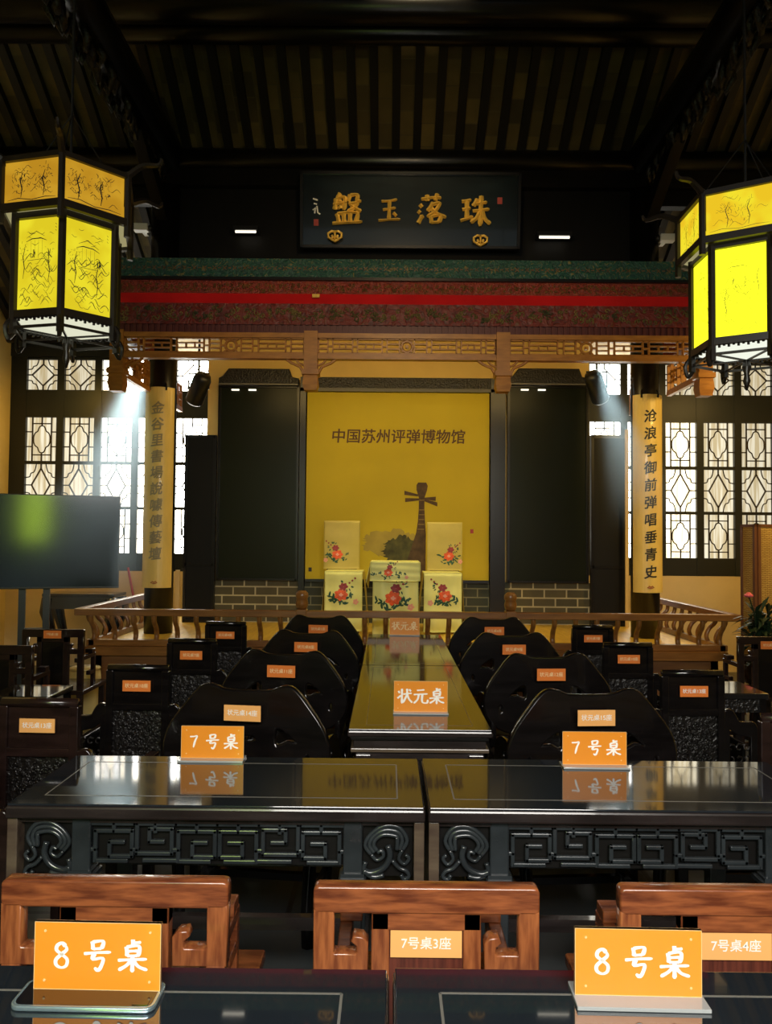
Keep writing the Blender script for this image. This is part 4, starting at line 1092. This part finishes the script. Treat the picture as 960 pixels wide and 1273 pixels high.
# ------------------------------------------------------------------ table cards
def card(loc, txt, wd, h, label, base, pitch, size, rz=0, tilt=0, wd_=.125, lm='white', cz=None):
    t = thing('table_card', loc, rz, label, 'sign')
    z0 = .006 if base else .0
    c = obj('card', MB().b2(-wd / 2, wd / 2, -.003, .003, z0, z0 + h), M['sign'], t, rot=(tilt, 0, 0))
    obj('lettering', word(txt, size, pitch, wd_, -.0035, 0, z0 + h * .52), M[lm], c)
    e = MB()
    for x in (-wd / 2, wd / 2 - .0008): e.b2(x, x + .0008, -.0034, .0034, z0, z0 + h)
    for z in (z0 + h - .0008, z0): e.b2(-wd / 2, wd / 2, -.0034, .0034, z, z + .0008)
    obj('clear_edge', e, M['edge'], c)
    for x in (-wd / 2 + .017, wd / 2 - .017):
        for z in (z0 + .014, z0 + h - .014): obj('pin', MB().lathe([(.0022, 0), (.0018, .0012)], n=8), M['edge'], c, (x, -.0032, z), (PI / 2, 0, 0))
    if base: obj('clear_base', MB().b2(-wd / 2 - .003, wd / 2 + .003, -.035, .035, 0, .006), M['acrylic'], t, bevel=.001)
    return t
p = at(793, 1212, 1.24)
card((p.x, 1.24, TZ + .0005), '8号桌', .198, .103, 'orange 8 table card on a clear base', True, .056, .050, rz=-.02)
p = at(122, 1224, 1.235)
card((p.x - .001, 1.235, TZ + .009), '8号桌', .2, .104, 'orange 8 table card standing on a black phone', False, .056, .050, rz=-.015)
p7 = at(265, 944, 2.53)
card((p7.x, 2.52, TZ + .0005), '7号桌', .203, .103, 'orange 7 table card before the cloud chair nearest the amber lantern', True, .060, .050)
p7 = at(738, 950, 2.5)
card((p7.x, 2.49, TZ + .0005), '7号桌', .204, .104, 'orange 7 table card with yellow glare near the bright lantern', True, .060, .050)
p = at(523, 884, 3.22)
card((p.x, 3.22, TZ + .0005), '状元桌', .222, .125, 'large orange top-scholar card on the near long table', True, .066, .066)
p = at(503, 789, 5.8)
card((p.x, 5.79, TZ + .0005), '状元桌', .222, .125, 'dull orange top-scholar card at the stage end of the long table', True, .066, .066, lm='paleletter')
# phone under the first card
p = at(112, 1226, 1.225)
ph = thing('mobile_phone', (p.x, 1.225, TZ + .0005), -.015, 'black mobile phone with pale blue rim under the orange 8 card', 'phone')
link('case', plate([rrect(-.109, .109, -.036, .036, .014)], .008, .002), M['phonerim'], ph, (0, 0, .0042), (PI / 2, 0, 0))
link('glass_back', plate([rrect(-.105, .105, -.033, .033, .012)], .0006), M['phone'], ph, (0, 0, .0083), (PI / 2, 0, 0))
obj('camera_bump', MB().b2(.076, .1, -.03, -.008, .0085, .0095), M['phone'], ph)

# ------------------------------------------------------------------ seat number plates
def seat_plate(parent, txt, loc, wd, h, bright, size, rz=0):
    pl = obj('seat_plate', MB().b2(-wd / 2, wd / 2, -.002, .002, -h / 2, h / 2), M[bright], parent, loc, (0, 0, rz))
    link('plate_lettering', text_mesh(txt, size, 0, .0002, .0003), M['paleletter'] if bright == 'plate_dark' else M['white'], pl, (0, -.0026, 0))
    return pl

# ------------------------------------------------------------------ low red chairs in front of the second tables
def low_chair(x, y, rz, ztop, wd, red, plate_txt, label, bright='plate', s=1.0, plate_z=None):
    t = thing('low_back_chair', (x, y, 0), rz, label, 'chair')
    W, V, Pn = (M['redwood'], M['redwoodv'], M['redpanel']) if red else (M['ebony2'], M['ebony2'], M['ebony'])
    h = wd / 2; zb = ztop - .165; d = .036
    link('top_rail', plate([rrect(-h, h, ztop - .047, ztop, .008)], d, .004), W, t)
    for sx in (-1, 1):
        f = lambda pts: [(sx * a, b) for a, b in pts]
        link('back_post', plate([f([(h, ztop - .046), (h - .036, ztop - .046), (h - .036, zb + .035), (h - .04, zb + .03), (h - .085, zb + .03), (h - .09, zb + .036), (h - .088, zb + .05), (h - .078, zb + .058), (h - .082, zb + .066), (h - .098, zb + .064), (h - .107, zb + .055), (h - .107, zb), (h, zb)])], d, .003), V, t)
        # splat upright and legs
        obj('splat_stile', MB().b2(sx * .113 - sx * .037, sx * .113, -.016, .016, .45, ztop - .048), V, t, bevel=.003)
        obj('leg', MB().b2(sx * (h - .04), sx * h, -.018, .018, 0, zb), V, t, bevel=.003)
        obj('leg', MB().b2(sx * (h - .04), sx * h, .40, .436, 0, .45), V, t, bevel=.003)
        am = MB()      # low openwork arm: rail forward, turned down, with a scroll
        za = zb - .035
        am.b2(sx * (h - .066), sx * (h - .036), .0, .33, za - .03, za).b2(sx * (h - .066), sx * (h - .036), .30, .33, .45, za - .03)
        am.b2(sx * (h - .066), sx * (h - .036), .22, .30, .52, .55).b2(sx * (h - .09), sx * (h - .036), .255, .315, za, za + .03)
        obj('armrest', am, W, t, bevel=.003)
        obj('side_stretcher', MB().b2(sx * (h - .03), sx * (h - .01), 0, .42, .1, .13), W, t)
    obj('splat_rail', MB().b2(-.113, .113, -.016, .016, ztop - .085, ztop - .047), W, t, bevel=.003)
    obj('splat_panel', MB().b2(-.077, .077, -.006, .012, .45, ztop - .084), Pn, t)
    obj('seat', MB().b2(-h - .012, h + .012, -.02, .45, .42, .452), W, t, bevel=.006)
    obj('front_stretcher', MB().b2(-h + .02, h - .02, .40, .43, .08, .11), W, t)
    obj('back_stretcher', MB().b2(-h + .02, h - .02, -.01, .01, .1, .13), W, t)
    if plate_txt:
        seat_plate(t, plate_txt, (0, -.012 if plate_z is None else -.021, ztop - .112 if plate_z is None else ztop - plate_z), .147 if red else .125, .055, bright, .026 if red else .021)
    return t
YK = 1.63
p = at(146, 1093, YK); low_chair(p.x, YK, 0, p.z, at(284, 1100, YK).x - at(9, 1100, YK).x, True, '7号桌2座', 'low red rosewood chair half hidden by the 8 card on the phone')
p = at(530, 1101, YK); low_chair(p.x, YK, 0, p.z, at(667, 1100, YK).x - at(393, 1100, YK).x, True, '7号桌3座', 'low red rosewood chair in the middle with a seat 3 plate')
p = at(911, 1104, YK); low_chair(p.x, YK, 0, p.z, .468, True, '7号桌4座', 'low red rosewood chair with a seat 4 plate beside the 8 card')

# ------------------------------------------------------------------ cloud-backed chairs along the central tables
def mirror(pts): return pts + [(-a, b) for a, b in reversed(pts[1:-1])]
cloudR = [(0, .405), (.09, .408), (.13, .422), (.17, .425), (.205, .40), (.25, .345), (.295, .285), (.318, .235), (.326, .18), (.312, .12), (.27, .075), (.22, .05), (.175, .045), (.15, .07), (.12, .115), (.07, .15), (0, .165)]
CB = [tuple(v[:2]) for v in smooth_path([Vector((a, b, 0)) for a, b in mirror(cloudR)], 3, True)]
def hole(pts): return [tuple(v[:2]) for v in smooth_path([Vector((a, b, 0)) for a, b in pts], 2, True)]
hR = [(.115, .275), (.15, .27), (.195, .235), (.205, .215), (.165, .22), (.125, .20), (.112, .235)]
h2 = [(.232, .16), (.247, .185), (.262, .165), (.247, .135)]
h3 = [(-.03, .245), (.03, .245), (.045, .225), (0, .212), (-.045, .225)]
holes = [hole(hR), hole([(-a, b) for a, b in hR]), hole(h2), hole([(-a, b) for a, b in h2]), hole(h3)]
CLOUD = plate([CB] + holes, .036, .008)
ARM = plate([hole([(0, .05), (.08, .09), (.2, .11), (.32, .09), (.38, .03), (.39, -.05), (.35, -.1), (.3, -.09), (.26, -.05), (.16, -.02), (.08, -.05), (.03, -.1), (0, -.1)]), hole([(.12, .06), (.22, .065), (.25, .03), (.15, .02)])], .028, .006)
def cloud_chair(x, y, rz, num, label, bright):
    t = thing('cloud_back_chair', (x, y, 0), rz, label, 'chair', 'cloud-backed chairs along the central table')
    link('cloud_back', CLOUD, M['ebony'], t, (0, 0, .535), (math.radians(-5), 0, 0))
    obj('arched_support', MB().tube(smooth_path([(-.2, .01, .46), (-.15, .01, .57), (-.06, .01, .66), (0, .01, .68), (.06, .01, .66), (.15, .01, .57), (.2, .01, .46)], 4), .016, 8, flat=1.2), M['ebony'], t, smooth=True)
    obj('seat', MB().b2(-.28, .28, -.02, .40, .42, .46), M['ebony'], t, bevel=.008)
    for sx in (-1, 1):
        for yy in (.0, .37):
            obj('leg', MB().tube([(sx * .25, yy, .42), (sx * .262, yy, .3), (sx * .25, yy, .1), (sx * .262, yy, 0)], [.03, .026, .022, .03], 8), M['ebony'], t, smooth=True)
        link('cloud_arm', ARM, M['ebony'], t, (sx * .285, .0, .62), (0, 0, PI / 2))
        obj('side_stretcher', MB().b2(sx * .25 - .012, sx * .25 + .012, .02, .4, .12, .15), M['ebony'], t)
    obj('front_stretcher', MB().b2(-.25, .25, .35, .38, .08, .11), M['ebony'], t)
    seat_plate(t, '状元桌%d座' % num, (0, -.035, .87), .145, .06, bright, .024, 0)
    return t
ROWY = [3.0, 3.93, 4.8, 5.75]
ordl = ['first and nearest', 'second', 'third', 'fourth and farthest']
for k, (px, py, num) in enumerate(((305, 881, 14), (352, 829, 11), (382, 801, 8), (397, 776, 5))):
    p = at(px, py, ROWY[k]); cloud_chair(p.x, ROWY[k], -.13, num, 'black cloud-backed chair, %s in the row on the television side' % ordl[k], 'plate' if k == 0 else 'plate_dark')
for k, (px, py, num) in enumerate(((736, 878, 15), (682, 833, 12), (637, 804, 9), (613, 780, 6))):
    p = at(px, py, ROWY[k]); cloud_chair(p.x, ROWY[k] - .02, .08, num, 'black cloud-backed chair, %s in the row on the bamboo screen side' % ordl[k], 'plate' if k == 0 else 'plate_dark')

# ------------------------------------------------------------------ stepped-back armchairs
def scrollwork(x0, x1, z0, z1, seed):
    random.seed(seed); m = MB()
    for k in range(int((x1 - x0) * (z1 - z0) * 2600)):
        x, z = random.uniform(x0 + .015, x1 - .015), random.uniform(z0 + .015, z1 - .015); r = random.uniform(.007, .014); a0 = random.uniform(0, 6)
        m.tube([(x + r * (1 - i * .12) * math.cos(a0 + i * .9), 0, z + r * (1 - i * .12) * math.sin(a0 + i * .9)) for i in range(6)], .0036, 5)
    return m
SW = scrollwork(-.105, .105, .56, .76, 3).mesh('carved_scrollwork')
def step_chair(x, y, rz, num, label, bright, tone):
    t = thing('stepped_back_armchair', (x, y, 0), rz, label, 'chair', 'stepped-back armchairs in the side rows')
    W = M[tone]
    obj('top_rail', MB().tube([(-.135, 0, .955), (.135, 0, .955)], .017, 10), W, t, smooth=True)
    fr = MB()
    for sx in (-1, 1): fr.b2(sx * .125 - .016, sx * .125 + .016, -.016, .016, .45, .945)
    fr.b2(-.125, .125, -.014, .014, .77, .80)
    obj('back_frame', fr, W, t, bevel=.003)
    obj('upper_panel', MB().b2(-.112, .112, -.004, .010, .80, .945), W, t)
    obj('lower_panel', MB().b2(-.112, .112, .0, .012, .46, .775), M['carvedark'], t)
    link('carved_scrollwork', SW, M['carvedark'], t, (0, -.003, 0), smooth=True)
    for sx in (-1, 1):
        sh = smooth_path([(sx * .14, .79, 0), (sx * .17, .795, 0), (sx * .19, .77, 0), (sx * .205, .745, 0), (sx * .24, .74, 0), (sx * .272, .74, 0), (sx * .285, .72, 0)], 3)
        pl = [(v.x, v.y) for v in sh] + [(sx * .285, .46), (sx * .14, .46)]
        wn = [(sx * .16, .50), (sx * .26, .50), (sx * .26, .68), (sx * .2, .69), (sx * .16, .72)]
        link('shoulder_panel', plate([pl, wn], .026, .004), W, t)
        sm = MB(); random.seed(4)
        for q in range(9):
            cx_, cz_ = sx * (.175 + .035 * (q % 3)), .53 + .05 * (q // 3); a0 = q
            sm.tube([(cx_ + .018 * (1 - i * .1) * math.cos(a0 + i), 0, cz_ + .018 * (1 - i * .1) * math.sin(a0 + i)) for i in range(6)], .004, 5)
        obj('shoulder_carving', sm, M['carvedark'], t, smooth=True)
        obj('armrest', MB().b2(sx * .262, sx * .302, .0, .38, .665, .69).b2(sx * .268, sx * .296, .34, .37, .45, .67).b2(sx * .274, sx * .290, .1, .30, .5, .62), W, t, bevel=.004)
        for yy in (0, .37): obj('leg', MB().b2(sx * .27 - .02, sx * .27 + .02, yy - .02, yy + .02, 0, .43), W, t, bevel=.004)
        obj('side_stretcher', MB().b2(sx * .27 - .012, sx * .27 + .012, 0, .4, .1, .13), W, t)
    obj('seat', MB().b2(-.3, .3, -.02, .40, .42, .455), W, t, bevel=.006)
    obj('footrest', MB().b2(-.27, .27, .36, .39, .08, .11), W, t)
    obj('rear_stretcher', MB().b2(-.27, .27, -.012, .012, .1, .13), W, t)
    seat_plate(t, '状元桌%d座' % num, (0, -.02, .88), .125, .048, bright, .021)
    return t
ys = [2.72, 3.45, 4.35, 5.25]
for k, (px, py, num) in enumerate(((71, 898, 13), (172, 847, 10), (239, 813, 7), (281, 787, 4))):
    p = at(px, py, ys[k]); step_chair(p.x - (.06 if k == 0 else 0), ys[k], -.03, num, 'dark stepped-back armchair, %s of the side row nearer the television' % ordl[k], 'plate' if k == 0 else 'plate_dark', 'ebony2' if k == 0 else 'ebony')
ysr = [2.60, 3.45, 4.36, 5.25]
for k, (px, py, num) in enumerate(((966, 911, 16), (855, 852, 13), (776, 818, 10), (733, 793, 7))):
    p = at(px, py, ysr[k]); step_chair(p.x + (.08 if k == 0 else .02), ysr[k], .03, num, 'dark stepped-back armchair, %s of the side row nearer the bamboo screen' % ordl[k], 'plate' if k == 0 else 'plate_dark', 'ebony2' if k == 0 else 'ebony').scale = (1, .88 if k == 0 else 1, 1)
step_chair(-1.30, 2.26, 0, 17, 'dark stepped-back armchair cut off by the picture edge beside the carved tables', 'plate', 'ebony2').scale = (.72, 1, 1)

# far side-row low chairs
p = at(67, 783, 5.48); low_chair(p.x, 5.48, 0, p.z, .43, False, '7号桌1座', 'dark low-backed chair silhouetted before the television stand', 'plate_dark', plate_z=.03)
p = at(-2, 803, 4.75); low_chair(p.x, 4.75, 0, p.z, .43, False, None, 'dark low-backed chair cut off at the edge under the television')
p = at(955, 792, 5.5); low_chair(p.x, 5.5, 0, p.z, .43, False, '状元桌2座', 'dark low-backed chair before the bamboo screen', 'plate_dark', plate_z=.055)
# small side tables between the rows
def tea_table(px, py, Y, label, h=.70):
    p = at(px, py, Y); h = p.z
    t = thing('tea_table', (p.x, Y, 0), 0, label, 'side table', 'small black tea tables')
    obj('tabletop', MB().b2(-.17, .17, 0, .34, h - .03, h), M['table'], t, bevel=.005)
    for sx in (-1, 1):
        for y in (.03, .31): obj('leg', MB().b2(sx * .145 - .016, sx * .145 + .016, y - .016, y + .016, 0, h - .03), M['ebony'], t)
    obj('shelf', MB().b2(-.15, .15, .03, .31, .2, .22), M['ebony'], t)
    obj('apron', MB().b2(-.15, .15, .02, .035, h - .1, h - .03), M['carvedark'], t)
tea_table(20, 866, 4.15, 'small black tea table in front of the low chair under the television')
tea_table(915, 862, 3.95, 'small black tea table behind the second stepped-back armchair')
p = at(106, 829, 6.09)
t = thing('drum_stool', (p.x, 6.09, 0), 0, 'pale round drum stool at the stage corner by the dark low chair', 'stool')
obj('body', MB().lathe([(.10, 0), (.115, .03), (.13, .2), (.132, .3), (.115, p.z - .03), (.10, p.z - .02)], n=24), M['stool'], t, smooth=True)
obj('seat', MB().lathe([(.112, 0), (.118, .01), (.112, .022)], (0, 0, p.z - .022), 24), M['stool'], t, smooth=True)

# ------------------------------------------------------------------ television on its stand
Yv = 6.35
a, b = at(150, 617, Yv), at(150, 731, Yv)
tvh = a.z - b.z; tvw = 1.28; rz = math.radians(19)
ctr = Vector((a.x - math.cos(rz) * tvw / 2, Yv - math.sin(rz) * tvw / 2, 0))
tv = thing('television', (ctr.x, ctr.y, 0), rz, 'large flat black television on a black floor stand', 'television')
obj('bezel', MB().b2(-tvw / 2, tvw / 2, 0, .05, b.z, a.z), M['tvbody'], tv, bevel=.004)
obj('screen', MB().b2(-tvw / 2 + .008, tvw / 2 - .008, -.002, .002, b.z + .016, a.z - .008), M['tvscreen'], tv)
for x in (-.09, .09): obj('stand_post', MB().b2(x - .025, x + .025, .05, .1, .05, a.z - .15), M['tvbody'], tv)
obj('stand_crossbar', MB().b2(-.09, .09, .06, .09, .78, .80), M['tvbody'], tv)
obj('stand_base', MB().b2(-.27, .27, -.12, .32, .02, .05), M['tvbody'], tv, bevel=.01)
for x in (-.23, .23):
    for y in (-.08, .28): obj('caster', MB().lathe([(.02, -.012), (.02, .012)], n=12), M['tvbody'], tv, (x, y, .02), (PI / 2, 0, 0))

# altar side table by the window wall
p0, p1 = at(52, 738, 8.6), at(142, 738, 8.6)
st = thing('console_table', ((p0.x + p1.x) / 2, 8.6, 0), 0, 'black console table against the ochre wall behind the television', 'table')
hx = (p1.x - p0.x) / 2; h = p0.z
obj('tabletop', MB().b2(-hx, hx, 0, .4, h - .035, h), M['ebony'], st, bevel=.006)
obj('apron', MB().b2(-hx + .03, hx - .03, .02, .05, h - .17, h - .035), M['ebony'], st)
for sx in (-1, 1):
    for y in (.05, .35):
        obj('leg', MB().tube([(sx * (hx - .05), y, h - .05), (sx * (hx - .03), y, h - .2), (sx * (hx - .1), y, h - .45), (sx * (hx - .12), y, .1), (sx * (hx - .08), y, 0)], [.07, .075, .05, .035, .045], 8), M['ebony'], st, smooth=True)

# folding bamboo screen
pA = at(922, 652, 7.0); pB = at(940, 652, 6.8)
fs_ = thing('bamboo_screen', (pB.x, 6.8, 0), 0, 'woven bamboo folding screen with brown frame behind the dark chairs', 'folding screen')
zt = pA.z
def leaf(x0, y0, x1, y1):
    d = Vector((x1 - x0, y1 - y0, 0)); L = d.length; an = math.atan2(d.y, d.x)
    pn = obj('woven_panel', MB().b2(.02, L - .02, -.006, .006, .1, zt - .02), M['bamboo'], fs_, (x0, y0, 0), (0, 0, an))
    f = MB()
    for x in (0, L - .03): f.b2(x, x + .03, -.014, .014, 0, zt)
    for z in (.07, zt - .025): f.b2(0, L, -.014, .014, z, z + .025)
    obj('panel_frame', f, M['screenwood'], pn)
leaf(pA.x - pB.x, .2, 0, 0); leaf(.01, 0, .42, .12); leaf(.43, .12, .8, -.1)

# potted plant at the stage corner
p = at(925, 800, 6.1)
pp = thing('potted_plant', (p.x + .13, 6.1, 0), 0, 'dark potted plant with one pink flower before the bamboo screen', 'plant')
obj('pot', MB().lathe([(.08, .42), (.12, .44), (.14, .55), (.13, .62), (.15, .64), (.13, .645), (.12, .6), (.03, .6)], n=20), M['glaze'], pp, smooth=True)
obj('pot_stand', MB().lathe([(.13, 0), (.12, .03), (.09, .1), (.08, .3), (.1, .4), (.12, .42)], n=16), M['ebony'], pp, smooth=True)
random.seed(21); lf = MB()
for k in range(230):
    a = random.uniform(0, 6.28); e = random.uniform(-.3, 1.4); L = random.uniform(.10, .24)
    b0 = Vector((random.uniform(-.06, .06), random.uniform(-.06, .06), .62 + random.uniform(0, .34))); d = Vector((math.cos(a) * math.cos(e), math.sin(a) * math.cos(e), math.sin(e)))
    s_ = Vector((-math.sin(a), math.cos(a), 0)) * .022; m_ = b0 + d * L * .55; tip = b0 + d * L + Vector((0, 0, -.05))
    lf.add([b0, m_ + s_, tip, m_ - s_], [(0, 1, 2, 3)])
obj('foliage', lf, M['leaf'], pp)
fl = MB(); fp = at(931, 741, 6.05) - pp.location
for k in range(6): fl.lathe([(.004, -.01), (.02, 0), (.012, .015)], (fp.x + .018 * math.cos(k), -.05 + .018 * math.sin(k), fp.z), 8)
fl.lathe([(.004, -.012), (.026, 0), (.014, .02)], (fp.x, -.05, fp.z + .008), 10)
obj('flower', fl, M['pinkflower'], pp, smooth=True)
obj('flower_stem', MB().tube([(0, 0, .6), (fp.x * .6, -.04, fp.z - .12), (fp.x, -.05, fp.z)], .006, 6), M['leaf'], pp)
# red cord by the window
p = at(161, 716, YW - .05); q = at(166, 742, YW - .05)
tag(obj('hanging_cord', MB().tube([p - Vector((.02, 0, -.1)), p, q], .014, 8), M['redcord']), 'thin red cord hanging on the ochre wall beside the couplet column', 'cord')

# ------------------------------------------------------------------ scattering cones and spots added to imitate lens flare
def shaft(p, q, r0, r1, dens, energy):
    p, q = Vector(p), Vector(q); d = q - p; L = d.length
    m = bpy.data.materials.new('flare_scatter'); m.use_nodes = True
    N, K = nt(m); N.remove(N['Principled BSDF'])
    v = N.new('ShaderNodeVolumeScatter'); v.inputs['Color'].default_value = (.80, .96, 1, 1); v.inputs['Anisotropy'].default_value = .3
    tc = N.new('ShaderNodeTexCoord'); sx = N.new('ShaderNodeSeparateXYZ'); K.new(tc.outputs['Object'], sx.inputs[0])
    def mth(op, a, b=None):
        n = N.new('ShaderNodeMath'); n.operation = op
        for i, x in enumerate((a, b)):
            if x is None: continue
            if isinstance(x, (int, float)): n.inputs[i].default_value = x
            else: K.new(x, n.inputs[i])
        return n.outputs[0]
    rr = mth('SQRT', mth('ADD', mth('MULTIPLY', sx.outputs[0], sx.outputs[0]), mth('MULTIPLY', sx.outputs[1], sx.outputs[1])))
    RR = mth('ADD', r0, mth('MULTIPLY', sx.outputs[2], (r1 - r0) / L))
    fall = mth('MAXIMUM', mth('SUBTRACT', 1.0, mth('DIVIDE', rr, RR)), 0.0)
    end = mth('MAXIMUM', mth('SUBTRACT', 1.0, mth('POWER', mth('DIVIDE', mth('MAXIMUM', sx.outputs[2], 0.0), L), 2.0)), 0.0)
    K.new(mth('MULTIPLY', mth('MULTIPLY', mth('MULTIPLY', fall, mth('ADD', .12, mth('MULTIPLY', sx.outputs[2], 1.3 / L))), end), dens), v.inputs['Density'])
    K.new(v.outputs[0], N['Material Output'].inputs['Volume'])
    o = obj('flare_veil', MB().lathe([(r0, 0), (r1, L)], n=24), m, None, p)
    o.rotation_mode = 'QUATERNION'; o.rotation_quaternion = d.to_track_quat('Z', 'Y'); o['kind'] = 'stuff'
    light('SPOT', 'flare_spot', p - d.normalized() * .05, q, energy, (.78, .96, 1), .03, None, math.degrees(2 * math.atan(r1 / L)) * 1.05, .8)
shaft((-2.52, 7.75, 3.4), (-2.30, 5.75, 1.0), .16, .62, 1.3, 900)
shaft((2.03, 7.45, 3.25), (2.12, 6.35, 1.7), .12, .36, 1.2, 240)
